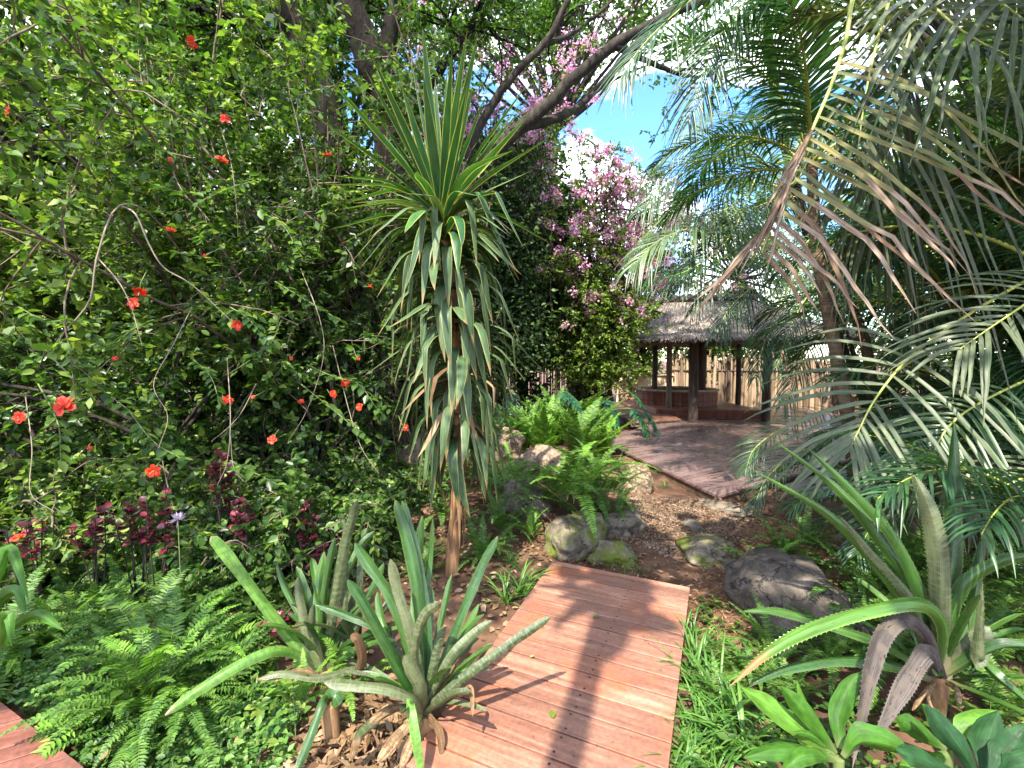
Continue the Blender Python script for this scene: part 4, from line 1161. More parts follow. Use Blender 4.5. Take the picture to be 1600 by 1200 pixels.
SPR = [((330, 170, 4.6), (290, 150, 4.2), (250, 145, 3.9)), ((330, 190, 4.6), (270, 190, 4.1), (215, 190, 3.8)), ((420, 130, 4.6), (470, 110, 4.3), (520, 95, 4.2)), ((300, 120, 4.6), (250, 60, 4.3), (225, 20, 4.2)),
       ((330, 300, 4.2), (280, 300, 3.8), (200, 275, 3.4)), ((300, 330, 4.2), (220, 330, 3.6), (130, 300, 3.3)), ((420, 280, 4.2), (370, 290, 3.9), (300, 320, 3.6)), ((360, 420, 4.0), (310, 400, 3.6), (265, 395, 3.4)),
       ((220, 300, 3.9), (140, 250, 3.5), (60, 240, 3.3)), ((180, 350, 3.8), (110, 340, 3.4), (40, 380, 3.2)), ((430, 440, 4.0), (480, 470, 3.7), (530, 500, 3.6)), ((480, 570, 4.1), (525, 590, 3.8), (560, 600, 3.7), (590, 640, 3.6)),
       ((470, 600, 4.0), (520, 640, 3.7), (580, 690, 3.6)), ((300, 560, 3.8), (330, 590, 3.5), (345, 640, 3.4)), ((120, 560, 3.4), (150, 600, 3.1), (200, 640, 3.0)), ((60, 600, 3.3), (90, 660, 3.0), (95, 720, 2.9)),
       ((200, 640, 3.3), (240, 690, 3.1), (290, 720, 3.0)), ((360, 720, 3.3), (400, 740, 3.2), (440, 760, 3.1)), ((480, 100, 4.8), (510, 60, 4.6), (540, 40, 4.5)), ((120, 180, 4.0), (80, 170, 3.6), (30, 200, 3.4)),
       ((40, 90, 4.0), (90, 90, 3.7), (150, 110, 3.6)), ((400, 330, 4.1), (440, 350, 3.8), (470, 400, 3.7)), ((240, 500, 3.7), (200, 520, 3.3), (160, 560, 3.2)), ((440, 500, 3.9), (420, 540, 3.6), (380, 560, 3.5)),
       ((30, 480, 3.4), (70, 500, 3.1), (130, 500, 3.0)), ((360, 480, 3.6), (390, 500, 3.4), (420, 540, 3.4))]
for i, p in enumerate(SPR):
    spray(hib if p[-1][0] > 150 else hib2, p, 17 + i % 7, .082, M["hib"] if i % 3 else M["shrub"], 400 + i)

# ------------------------------------------------------------------ yucca
def make_yucca():
    rng = np.random.RandomState(81)
    axis = catmull([A_(706, 885, 3.72), A_(713, 770, 3.72), A_(717, 660, 3.72), A_(712, 540, 3.72), A_(703, 440, 3.72), A_(692, 350, 3.70), A_(688, 318, 3.70)], 60)
    axis[0, 2] = -.16
    t = thing("yucca", "tall yucca with yellow-edged sword leaves beside the boardwalk", "yucca", tuple(axis[0]))
    mb = MB()
    r = np.interp(np.linspace(0, 1, 60), [0, .08, .3, .6, 1], [.065, .048, .042, .04, .03]) * (1 + .06 * rng.normal(size=60))
    tubes(mb, axis, r[None], 14)
    mb.build("trunk", M["yuccabark"], t)
    # dry fibres and old leaf bases hanging along the bare part of the trunk
    n = 120
    u = rng.uniform(.10, .34, n)
    p, _ = on_curves(axis[None], np.zeros(n, int), u)
    a = rng.uniform(0, 2 * np.pi, n)
    o = np.stack([np.cos(a), np.sin(a), np.zeros(n)], -1)
    L = rng.uniform(.12, .5, n)
    L = np.minimum(L, p[:, 2] + .1)
    k = np.linspace(0, 1, 5)
    P = p[:, None] + o[:, None] * (.038 + .028 * np.sin(k * 2.2) * rng.uniform(.3, 1.3, n)[:, None])[..., None] + np.array([0, 0, -1.0]) * (k[None] * L[:, None])[..., None]
    mb = MB()
    ribbons(mb, P, rng.uniform(.008, .03, n)[:, None] * np.array([[1, 1, .8, .6, .1]]), np.stack([-np.sin(a), np.cos(a), np.zeros(n)], -1), (-.5, 0, .5), (.1, 0, .1))
    mb.build("dry_skirt", M["fibre"], t)
    # sword leaves
    def blades(n, u0, u1, el0, el1, L0, L1, w, droop, name, mats, seed, tipfrac=0.0, curl=.0):
        rng = np.random.RandomState(seed)
        u = np.linspace(u0, u1, n) + rng.normal(0, .006, n)
        p, _ = on_curves(axis[None], np.zeros(n, int), np.clip(u, 0, .999))
        a = np.arange(n) * 2.39996 + rng.normal(0, .2, n)
        f = (u - u0) / (u1 - u0)
        el = np.radians(el0 + (el1 - el0) * f + rng.normal(0, 7, n))
        L = (L0 + (L1 - L0) * f) * rng.uniform(.82, 1.12, n)
        K = 14
        s = np.linspace(0, 1, K)
        dr = droop * (1 - .5 * f) * rng.uniform(.6, 1.35, n)
        bend = el[:, None] - dr[:, None] * np.clip((s[None] - .06) / .5, 0, 1) ** 1.3          # blade angle along its length
        bend = np.maximum(bend, np.radians(-84))
        brk = (rng.random(n) < .3)[:, None] * (s[None] > rng.uniform(.25, .7, n)[:, None]) * rng.uniform(.3, 1.2, n)[:, None] * (droop > 1)
        bend = np.maximum(bend - brk, np.radians(-88))
        ds = (L / (K - 1))[:, None]
        rr = np.concatenate([np.zeros((n, 1)), np.cumsum(np.cos(bend[:, :-1]) * ds, 1)], 1) + .03
        zz = np.concatenate([np.zeros((n, 1)), np.cumsum(np.sin(bend[:, :-1]) * ds, 1)], 1)
        swing = a[:, None] + curl * rng.normal(0, 1, n)[:, None] * s[None] ** 2
        P = p[:, None] + np.stack([np.cos(swing) * rr, np.sin(swing) * rr, zz], -1)
        sd_ = np.stack([-np.sin(a), np.cos(a), np.zeros(n)], -1)
        W = w * rng.uniform(.68, 1.15, n)[:, None] * np.interp(s, [0, .08, .35, .6, .85, 1], [.75, .62, 1, .92, .45, .02])[None]
        mb = MB()
        ribbons(mb, P, W, sd_, (-.5, -.41, 0, .41, .5), (.13, .10, 0, .10, .13), (1, 0, 0, 1))
        mb.build(name, mats, t)
    blades(38, .90, 1.0, 36, 84, 1.04, .98, .082, .16, "crown_leaves", [M["yucca"], M["yuccaedge"]], 82)
    blades(36, .76, .90, 0, 44, .70, .95, .080, 1.25, "side_leaves", [M["yucca"], M["yuccaedge"]], 83, curl=.12)
    blades(96, .54, .86, 5, 26, .76, .80, .080, 2.2, "hanging_leaves", [M["yuccaold"], M["yuccaedgeold"]], 84, curl=.15)
    blades(100, .27, .56, -5, 12, .66, .8, .072, 2.1, "hanging_leaves", [M["yuccaold"], M["yuccaedgeold"]], 85, curl=.15)
    blades(16, .30, .46, -30, -10, .5, .62, .05, 1.2, "withered_leaves", [M["dead"], M["dead"]], 86, curl=.2)
make_yucca()

# ------------------------------------------------------------------ strap leaves traced in depth
def strap(mb, pts, w, roll=0.0, prof=None, n=22, mat=0, fold=.15, teeth=0, tooth_mat=None, ref=None):
    P = catmull([A_(*q) for q in pts], n)
    T = unit(np.gradient(P, axis=0))
    view = unit(P - np.array([0, 0, CAMZ]))
    S = unit(np.cross(T, view)) if ref is None else unit(np.cross(T, np.broadcast_to(ref, T.shape)))
    B = np.cross(T, S)
    rl = np.linspace(roll, roll * .6, n)[:, None] if np.isscalar(roll) else np.interp(np.linspace(0, 1, n), np.linspace(0, 1, len(roll)), roll)[:, None]
    S = S * np.cos(rl) + B * np.sin(rl)
    u = np.linspace(0, 1, n)
    W = w * np.interp(u, *(prof or ([0, .12, .45, .8, .95, 1], [.9, .8, 1, .95, .6, .12])))
    wob = np.random.RandomState(int(abs(pts[-1][0] * 7 + pts[-1][1] * 3)) % 9999)
    W = W * (1 + np.interp(u, np.linspace(0, 1, 9), wob.normal(0, .07, 9)))
    tw_ = np.interp(u, np.linspace(0, 1, 5), wob.normal(0, .22, 5))[:, None]
    S = unit(S * np.cos(tw_) + np.cross(T, S) * np.sin(tw_))
    f2 = fold * wob.uniform(1.2, 2.3)
    ribbons(mb, P[None], W[None], S[None], (-.5, -.26, -.03, .03, .26, .5), (f2, f2 * .42, .0, .0, f2 * .42, f2), mat)
    if teeth:
        k = np.linspace(.08, .97, teeth)
        c, t = on_curves(P[None], np.zeros(teeth, int), k)
        s = np.stack([np.interp(k, u, S[:, i]) for i in range(3)], -1)
        nn = np.cross(s, t)
        ww = np.interp(k, u, W)[:, None]
        for sg in (-1, 1):
            e = c + s * sg * ww * .5 + nn * f2 * ww
            V = np.stack([e - t * .004, e + t * .003, e + s * sg * .0048 + t * .005], 1)
            mb.add(V.reshape(-1, 3), None, np.arange(teeth * 3).reshape(-1, 3), mat if tooth_mat is None else tooth_mat)

BP = ([0, .1, .4, .75, .92, .98, 1], [1.25, .85, 1, 1, .85, .5, .15])
def bromeliads():
    t = thing("bromeliad", "big green bromeliad at the boardwalk's left edge, nearer the camera", "bromeliad", tuple(A_(662, 1122, 1.98)))
    b = (662, 1118, 1.98)
    mb = MB()
    for pts, w, roll in (
        ([b, (663, 1030, 2.05), (652, 920, 2.12), (634, 840, 2.18), (618, 781, 2.22)], .068, .25),
        ([b, (668, 1010, 2.08), (656, 900, 2.18), (640, 830, 2.24), (628, 783, 2.28)], .058, -.5),
        ([b, (640, 1010, 2.02), (610, 930, 2.06), (575, 880, 2.1), (555, 848, 2.12)], .066, .3),
        ([b, (635, 1065, 1.95), (600, 1000, 1.93), (568, 940, 1.93), (543, 906, 1.94)], .06, .2),
        ([b, (690, 1040, 2.0), (722, 955, 2.05), (752, 885, 2.12), (777, 838, 2.16)], .058, -.3),
        ([b, (676, 1040, 2.1), (690, 970, 2.2), (706, 898, 2.3)], .045, .5),
        ([b, (690, 1050, 2.1), (716, 1000, 2.18), (748, 944, 2.25)], .045, -.4),
        ([b, (640, 1060, 2.05), (615, 1015, 2.12), (596, 965, 2.2), (590, 925, 2.25)], .05, .6),
        ([b, (650, 1000, 2.15), (648, 930, 2.25), (655, 860, 2.32), (660, 806, 2.36)], .045, .5),
        ([b, (655, 1010, 2.15), (668, 900, 2.3), (676, 810, 2.36)], .04, -.6)):
        strap(mb, pts, w * .78, roll, BP)
    mb.build("leaves", M["brom"], t)
    mb = MB()
    for pts, w, roll in (
        ([b, (655, 1060, 1.93), (640, 985, 1.93), (622, 925, 1.95), (610, 874, 1.96)], .060, .1),
        ([b, (656, 1080, 1.9), (650, 1020, 1.87), (662, 965, 1.86), (684, 945, 1.84)], .056, .5),
        ([b, (682, 1096, 1.93), (730, 1055, 1.92), (785, 1015, 1.95), (830, 985, 1.98), (860, 964, 2.0)], .05, .7),
        ([b, (680, 1080, 1.95), (702, 1033, 1.96), (735, 995, 2.0), (768, 970, 2.03)], .055, .3),
        ([b, (672, 1070, 1.95), (682, 1020, 1.96), (694, 978, 1.98)], .05, .1),
        ([b, (660, 1085, 1.88), (648, 1055, 1.85), (632, 1024, 1.84)], .07, .2),
        ([b, (650, 1095, 1.85), (610, 1076, 1.8), (560, 1070, 1.78), (506, 1066, 1.78)], .062, .9),
        ([b, (680, 1105, 1.9), (708, 1085, 1.86), (735, 1080, 1.84)], .05, 1.0)):
        strap(mb, pts, w * .78, roll, BP)
    mb.build("grey_leaves", M["bromgrey"], t)
    mb = MB()
    for pts, w, roll in (([b, (652, 1120, 1.86), (640, 1098, 1.80), (648, 1150, 1.72), (660, 1215, 1.68)], .05, .2),
                         ([b, (690, 1092, 1.95), (740, 1030, 2.08), (772, 1005, 2.15)], .035, .4)):
        strap(mb, pts, w * .78, roll, BP)
    mb.build("bright_leaves", M["brombright"], t)
    mb = MB()
    for pts, w, roll in (([(668, 1118, 1.95), (684, 1140, 1.88), (690, 1180, 1.82)], .035, .4), ([(640, 1100, 1.95), (600, 1110, 1.88), (560, 1150, 1.8), (545, 1190, 1.78)], .04, .6),
                         ([(650, 1125, 1.93), (620, 1150, 1.85), (590, 1190, 1.78)], .05, .3), ([(655, 1125, 1.93), (640, 1160, 1.83), (625, 1200, 1.76)], .045, .8), 
                         ([(715, 1092, 1.9), (735, 1075, 1.88), (738, 1120, 1.83)], .02, .4)):
        strap(mb, pts, w, roll)
    mb.build("dead_leaves", M["deadstrap"], t)
    mb = MB(); q = np.linspace(A_(662, 1118, 1.98), A_(664, 1160, 1.95), 6); q[-1, 2] = -.14; tubes(mb, q, np.linspace(.04, .035, 6)[None], 10); mb.build("stem", M["yuccabark"], t)

    t = thing("bromeliad", "pale bromeliad with one long leaf raised to the left, behind the nearer bromeliad", "bromeliad", tuple(A_(515, 1062, 2.3)))
    b = (512, 1050, 2.3)
    mb = MB()
    for pts, w, roll in (
        ([b, (470, 1015, 2.24), (425, 960, 2.2), (380, 900, 2.16), (345, 855, 2.14), (330, 838, 2.13)], .066, .15),
        ([b, (470, 1025, 2.22), (430, 1016, 2.12), (370, 1040, 2.02), (310, 1078, 1.94), (258, 1118, 1.88)], .06, .35)):
        strap(mb, pts, w * .78, roll, BP)
    mb.build("bright_leaves", M["brombright"], t)
    mb = MB()
    for pts, w, roll in (
        ([b, (514, 1000, 2.3), (528, 920, 2.3), (540, 850, 2.3), (551, 812, 2.3), (558, 782, 2.3)], .068, .2),
        ([b, (482, 1000, 2.32), (470, 940, 2.36), (466, 902, 2.38)], .06, .3),
        ([b, (498, 1000, 2.25), (488, 985, 2.22), (490, 945, 2.2)], .05, .9),
        ([b, (560, 1040, 2.2), (500, 1058, 2.05), (440, 1052, 2.0), (404, 1060, 1.98)], .045, .9),
        ([b, (545, 1010, 2.35), (560, 960, 2.4), (564, 905, 2.42)], .05, .3),
        ([b, (535, 1000, 2.36), (540, 880, 2.5), (539, 812, 2.55)], .04, .3)):
        strap(mb, pts, w * .78, roll, BP)
    mb.build("grey_leaves", M["bromgrey"], t)
    mb = MB()
    for pts, w, roll in (
        ([b, (503, 980, 2.3), (512, 900, 2.36), (523, 842, 2.4)], .05, .4), ([b, (496, 980, 2.36), (498, 910, 2.44), (506, 862, 2.48)], .05, -.4),
        ([b, (478, 980, 2.42), (452, 930, 2.5), (433, 882, 2.54)], .045, .4), ([b, (540, 1010, 2.26), (590, 985, 2.2), (540, 960, 2.2), (494, 944, 2.2)], .05, .8),
        ([b, (540, 1030, 2.2), (580, 1010, 2.15), (620, 1002, 2.1)], .05, .9), ([b, (520, 960, 2.4), (560, 860, 2.55), (585, 830, 2.6)], .05, .2),
        ([b, (530, 985, 2.35), (575, 930, 2.45), (600, 880, 2.5)], .05, -.3), ([b, (490, 1020, 2.42), (450, 985, 2.55), (430, 960, 2.6)], .04, .5)):
        strap(mb, pts, w * .78, roll, BP)
    mb.build("leaves", M["brom"], t)
    mb = MB()
    for pts, w, roll in (([(530, 1075, 2.2), (480, 1050, 2.1), (400, 1062, 2.0)], .03, .6), ([(555, 1060, 2.15), (566, 1030, 2.12), (560, 1000, 2.1), (548, 992, 2.1)], .045, .3), ([(520, 1090, 2.2), (500, 1120, 2.1), (480, 1185, 1.95)], .03, .4)):
        strap(mb, pts, w, roll)
    mb.build("dead_leaves", M["deadstrap"], t)
    mb = MB(); q = np.linspace(A_(512, 1050, 2.3), A_(515, 1110, 2.2), 6); q[-1, 2] = -.14; tubes(mb, q, np.linspace(.036, .03, 6)[None], 10); mb.build("stem", M["yuccabark"], t)
    # the cut stump with an offset between them
    t = thing("bromeliad", "small cut bromeliad stump with one thin leaf, below the pale bromeliad", "bromeliad", tuple(A_(515, 1140, 2.0)))
    mb = MB(); q = catmull([A_(520, 1160, 2.0), A_(516, 1120, 2.0), A_(514, 1098, 2.0)], 6); tubes(mb, q, np.linspace(.035, .045, 6)[None], 10); mb.build("stem", M["yuccabark"], t)
    mb = MB(); strap(mb, [(512, 1100, 2.0), (505, 1095, 1.95), (485, 1150, 1.86), (462, 1210, 1.78)], .035, .3, BP); strap(mb, [(508, 1096, 2.0), (520, 1088, 1.97), (532, 1100, 1.96)], .06, .3, BP); mb.build("leaves", M["brom"], t)
bromeliads()
def rosette(label_start, c0, n, L, w, mat, seed, name, el=(25, 85), cond=None):
    rng = np.random.RandomState(seed)
    t = [o for o in C.objects if o.get("label", "").startswith(label_start)][0]
    mb = MB()
    az = np.arange(n) * 2.39996 + rng.rand() * 6
    for i in range(n):
        l = L * rng.uniform(.6, 1.1)
        P = frond_curve_(l, rng.uniform(*el), rng.uniform(5, 50), 18)
        ca, sa = math.cos(az[i]), math.sin(az[i])
        P = P @ np.array([[ca, sa, 0], [-sa, ca, 0], [0, 0, 1]]) + np.asarray(c0)
        u = np.linspace(0, 1, 18)
        ribbons(mb, P[None], (w * rng.uniform(.75, 1.1) * np.interp(u, *BP))[None], np.array([ca, sa, 0.0]), (-.5, -.26, -.03, .03, .26, .5), (.3, .13, 0, 0, .13, .3))
    mb.build(name, mat, t)
def frond_curve_(L, el, bend, K):
    s = np.linspace(0, 1, K)
    a = np.radians(el) - np.radians(bend) * s ** 1.3
    d = np.stack([0 * s, np.cos(a), np.sin(a)], -1)
    return np.concatenate([[[0, 0, 0]], np.cumsum(d[:-1] * L / (K - 1), 0)])
rosette("big green bromeliad", A_(662, 1112, 2.02), 9, .5, .052, M["brom"], 861, "inner_leaves", (40, 80))
rosette("big green bromeliad", A_(650, 1105, 2.06), 9, .48, .042, M["bromgrey"], 865, "outer_leaves", (25, 75))
rosette("pale bromeliad", A_(512, 1050, 2.34), 12, .6, .05, M["brom"], 862, "inner_leaves", (40, 85))
rosette("pale bromeliad", A_(560, 1030, 2.45), 9, .55, .05, M["bromgrey"], 863, "offset_leaves", (35, 85))

SP = ([0, .1, .35, .7, .92, 1], [.9, .75, 1, .8, .35, .03])
def spiky():
    b = (1468, 1062, 2.15)
    t = thing("spiky_bromeliad", "large spiky plant with toothed strap leaves on the right", "bromeliad", tuple(A_(1468, 1090, 2.15)))
    mb = MB()
    for pts, w, roll in (
        ([b, (1440, 950, 2.2), (1385, 855, 2.25), (1310, 765, 2.3), (1210, 688, 2.35)], .055, .4),
        ([b, (1450, 960, 2.18), (1405, 850, 2.2), (1340, 775, 2.22), (1262, 700, 2.24)], .058, .3),
        ([b, (1425, 960, 2.1), (1360, 870, 2.08), (1290, 800, 2.08), (1178, 735, 2.1)], .05, .4),
        ([b, (1500, 930, 2.15), (1560, 880, 2.1), (1625, 868, 2.05)], .06, .5),
        ([b, (1512, 980, 2.2), (1528, 900, 2.25), (1534, 842, 2.3)], .05, .3),
        ([b, (1440, 1010, 2.25), (1430, 930, 2.35), (1395, 850, 2.4), (1350, 720, 2.5)], .05, .5),
        ([b, (1390, 1010, 2.2), (1290, 975, 2.2), (1215, 955, 2.2), (1160, 955, 2.2)], .05, .8),
        ([b, (1380, 1035, 2.1), (1300, 1030, 2.02), (1225, 1045, 1.96), (1170, 1070, 1.92)], .055, .7),
        ([b, (1540, 1020, 2.05), (1600, 1010, 2.0), (1680, 1030, 1.95)], .055, .7),
        ([b, (1520, 1030, 2.1), (1560, 1060, 2.0), (1620, 1110, 1.92)], .05, .6)):
        strap(mb, pts, w, roll, SP, 26, 0, .22, 46)
    mb.build("leaves", M["brom"], t)
    mb = MB()
    for pts, w, roll in (
        ([b, (1470, 960, 2.1), (1468, 860, 2.1), (1450, 790, 2.12), (1428, 742, 2.16)], .085, .1),
        ([b, (1440, 985, 2.08), (1420, 930, 2.06), (1360, 860, 2.05), (1310, 805, 2.06)], .05, .3),
        ([b, (1535, 985, 2.1), (1528, 1035, 2.05), (1535, 912, 2.02)], .06, .3)):
        strap(mb, pts, w, roll, SP, 26, 0, .2, 46)
    mb.build("pale_leaves", M["bromgrey"], t)
    mb = MB()
    strap(mb, [b, (1482, 920, 2.2), (1492, 790, 2.25), (1490, 660, 2.3)], .085, .15, SP, 30, 0, .2, 60)
    mb.build("upright_leaf", M["brom"], t)
    mb = MB()
    for pts, w, roll in (
        ([b, (1478, 985, 2.0), (1440, 942, 1.95), (1360, 950, 1.9), (1270, 980, 1.86), (1195, 1022, 1.84), (1140, 1072, 1.83)], .062, .45),):
        strap(mb, pts, w, roll, SP, 30, 0, .2, 60)
    mb.build("bright_leaves", M["spikybright"], t)
    mb = MB()
    for pts, w, roll in (
        ([b, (1450, 995, 2.0), (1415, 968, 1.94), (1382, 990, 1.88), (1360, 1050, 1.82), (1348, 1110, 1.78), (1332, 1200, 1.74)], .068, .15),
        ([b, (1452, 1020, 2.0), (1430, 1040, 1.9), (1400, 1095, 1.83), (1360, 1170, 1.78)], .075, .15)):
        strap(mb, pts, w, roll, SP, 26, 0, .12, 40)
    mb.build("withered_leaves", M["deadgrey"], t)
    mb = MB()
    for pts, w in (([b, (1445, 1080, 2.05), (1425, 1110, 2.0)], .02), ([b, (1450, 1090, 2.05), (1470, 1135, 1.98)], .018), ([b, (1490, 1075, 2.05), (1500, 1100, 2.0)], .03)):
        strap(mb, pts, w, .3)
    mb.build("dead_leaves", M["deadstrap"], t)
    mb = MB(); q = np.linspace(A_(1468, 1062, 2.15), A_(1462, 1112, 2.1), 6); q[-1, 2] = -.16; tubes(mb, q, np.linspace(.045, .035, 6)[None], 10); mb.build("stem", M["yuccabark"], t)
spiky()
rosette("large spiky plant", A_(1468, 1062, 2.2), 12, .7, .045, M["brom"], 864, "inner_leaves", (15, 75))

def broad_plant(name, label, blades, mat, stemp, cat="plant"):
    t = thing(name, label, cat, tuple(A_(*stemp)))
    mb = MB()
    for pts, w, roll in blades:
        strap(mb, pts, w, roll, ([0, .12, .4, .7, .9, 1], [.25, .45, 1, .85, .4, .03]), 20, 0, .16)
    mb.build("leaves", mat, t)
    mb = MB(); q = np.linspace(A_(*stemp), A_(stemp[0], stemp[1] + 60, stemp[2]), 5); tubes(mb, q, .02, 8); mb.build("stem", M["stalk"], t)
broad_plant("broadleaf_plant", "bright green broad-leaved plant at the bottom right by the boardwalk", [
    ([(1305, 1180, 1.75), (1250, 1140, 1.76), (1200, 1100, 1.8), (1158, 1074, 1.82)], .075, .3), ([(1308, 1178, 1.75), (1275, 1130, 1.74), (1245, 1100, 1.74), (1220, 1072, 1.75)], .07, .1),
    ([(1305, 1182, 1.72), (1250, 1170, 1.66), (1205, 1172, 1.64), (1162, 1184, 1.63)], .065, .5), ([(1305, 1188, 1.7), (1275, 1178, 1.64), (1245, 1185, 1.61), (1215, 1215, 1.6)], .06, .4),
    ([(1312, 1170, 1.8), (1312, 1120, 1.85), (1325, 1080, 1.88), (1346, 1050, 1.9)], .085, .2), ([(1306, 1178, 1.76), (1270, 1150, 1.74), (1240, 1143, 1.72)], .025, .5),
    ([(1320, 1185, 1.72), (1345, 1160, 1.7), (1390, 1165, 1.68), (1425, 1180, 1.66)], .10, .6), ([(1300, 1190, 1.72), (1285, 1150, 1.8), (1262, 1110, 1.84), (1245, 1062, 1.88)], .05, .4)], M["broad"], (1310, 1185, 1.74))
broad_plant("broadleaf_plant", "dark broad-leaved plant in the bottom right corner", [
    ([(1530, 1220, 1.68), (1500, 1170, 1.7), (1470, 1130, 1.74), (1446, 1100, 1.78)], .085, .1), ([(1545, 1220, 1.66), (1580, 1170, 1.68), (1610, 1130, 1.7)], .09, .2),
    ([(1520, 1220, 1.68), (1470, 1200, 1.64), (1430, 1180, 1.62), (1400, 1172, 1.62)], .08, .5), ([(1560, 1220, 1.66), (1600, 1200, 1.62), (1660, 1190, 1.6)], .1, .4), ([(1540, 1210, 1.72), (1545, 1150, 1.8), (1560, 1110, 1.85)], .10, .2)], M["broaddark"], (1535, 1215, 1.7))
broad_plant("broadleaf_plant", "mid green broad-leaved plant under the spiky plant's dead leaves", [
    ([(1480, 1170, 1.9), (1430, 1140, 1.88), (1400, 1120, 1.88)], .08, .3), ([(1485, 1168, 1.9), (1520, 1130, 1.92), (1560, 1110, 1.95)], .08, .3), ([(1480, 1175, 1.86), (1440, 1190, 1.8), (1405, 1200, 1.78)], .08, .5), ([(1478, 1170, 1.92), (1470, 1130, 2.0), (1440, 1100, 2.05)], .08, .2)], M["broad"], (1480, 1175, 1.9))
broad_plant("strap_leaf_plant", "strappy green plant at the far left edge of the fern bed", [
    ([(-30, 1010, 2.1), (-10, 950, 2.1), (20, 925, 2.05), (40, 960, 2.0)], .06, .3), ([(-30, 1010, 2.1), (20, 980, 2.1), (60, 962, 2.05), (100, 985, 2.02)], .05, .4), ([(-30, 1005, 2.15), (-5, 900, 2.25), (15, 860, 2.3), (45, 940, 2.2)], .06, .3), ([(-30, 1010, 2.1), (0, 1010, 2.0), (12, 960, 1.95), (18, 1010, 1.9)], .05, .3)], M["broad"], (-30, 1010, 2.1))
# ------------------------------------------------------------------ palms
def leaflets(mb, P, up, pairs, L0, w, a0, a1, droop, lift, rng, start=.14, sides=(-1, 1), mat=0, K=7, prof=None, jit=.06, mats=None, kink=0.0):
    s = np.linspace(start, .995, pairs)
    p, t = on_curves(P[None], np.zeros(pairs, int), s)
    up = np.broadcast_to(np.asarray(up, float), t.shape)
    sd_ = unit(np.cross(t, up)); nn = np.cross(sd_, t)
    f = (s - start) / (1 - start)
    prof = prof or ([0, .15, .45, .8, 1], [.65, .92, 1, .72, .38])
    L = L0 * np.interp(f, *prof)
    for sg in sides:
        n = pairs
        a = np.radians(a0 + (a1 - a0) * f + rng.normal(0, 3.5, n))[:, None]
        d = unit(t * np.cos(a) + sd_ * sg * np.sin(a) + nn * (lift + rng.normal(0, jit, n))[:, None])
        Ln = (L * rng.uniform(.85, 1.1, n))[:, None, None]
        u = np.linspace(0, 1, K)[None, :, None]
        dr = (droop * rng.uniform(.7, 1.35, n))[:, None, None]
        C3 = p[:, None] + d[:, None] * (u * Ln) + np.array([0, 0, -1.0]) * dr * Ln * u ** 2.2
        W = w * np.interp(np.linspace(0, 1, K), [0, .1, .4, .75, 1], [.5, .9, 1, .7, .05])[None] * rng.uniform(.85, 1.1, n)[:, None]
        bs = np.cross(d, nn + 0 * d)
        if kink:
            g = np.cumsum(rng.normal(0, 1, (n, K, 3)), 1) * (np.linspace(0, 1, K) ** 1.5)[None, :, None]
            C3 = C3 + g * kink * Ln + np.array([0, 0, -1.0]) * (np.clip(u - rng.uniform(.35, .75, n)[:, None, None], 0, 1) * Ln * min(1, kink / .02) * rng.uniform(0, .6, n)[:, None, None])
        mm = mat
        if mats is not None:                            # from green at the stalk to withered at the tip
            cut = mats(f) + rng.normal(0, .12, n)
            uu = np.linspace(0, 1, K - 1)[None]
            mm = np.where(uu > cut[:, None], 1, 0)
            mm = np.repeat(mm[..., None], 2, -1)
        if kink:
            kp = rng.random(n) > .05
            C3, W, bs = C3[kp], np.broadcast_to(W, (n, K))[kp], bs[kp]
            mm = mm if np.isscalar(mm) else mm[kp]
        ribbons(mb, C3, W, bs, (-.5, 0, .5), (.22, 0, .22), mm)

def frond_curve(L, el, bend, K=22, sway=0.0):
    s = np.linspace(0, 1, K)
    a = np.radians(el) - np.radians(bend) * s ** 1.3
    d = np.stack([np.sin(sway * s), np.cos(a) * np.cos(sway * s), np.sin(a)], -1)
    return np.concatenate([[[0, 0, 0]], np.cumsum(d[:-1] * L / (K - 1), 0)])

PROTO = {}
def frond_protos(key, mat, specs, pairs, LL, w, droop, lift, a0=62, a1=28):
    out = []
    for i, (L, el, bend) in enumerate(specs):
        rng = np.random.RandomState(900 + i)
        P = frond_curve(L, el, bend, sway=rng.normal(0, .15))
        mb = MB(); leaflets(mb, P, (0, 0, 1), pairs, LL * L, w, a0, a1, droop, lift, rng, kink=.009, jit=.12)
        lf = mb.build("frond", mat)
        mb = MB(); tubes(mb, P[None], np.linspace(.017, .003, len(P))[None] * (L / 2), 6, cap=False)
        rc = mb.build("stalk", M["rachis"], lf)
        out.append(lf)
    PROTO[key] = out
SPECS = [(2.3, 70, 75), (2.4, 55, 85), (2.2, 40, 80), (2.5, 62, 110), (2.1, 25, 70), (2.3, 80, 95), (2.0, 10, 60)]
frond_protos("palm", M["palm"], SPECS, 52, .27, .026, .35, .25)
frond_protos("light", M["palmlight"], SPECS, 50, .28, .028, .4, .22)
frond_protos("dull", M["palmdull"], SPECS, 46, .30, .032, .45, .2)

def add_frond(palm, key, i, loc, az, scale=1.0, tilt=0.0):
    src = PROTO[key][i % len(PROTO[key])]
    c = src.copy(); C.objects.link(c); c.parent = palm
    c.location = Vector(loc) - palm.location
    c.rotation_euler = (tilt, 0, az)
    c.scale = (scale,) * 3
    for ch in src.children:
        k = ch.copy(); C.objects.link(k); k.parent = c
    return c

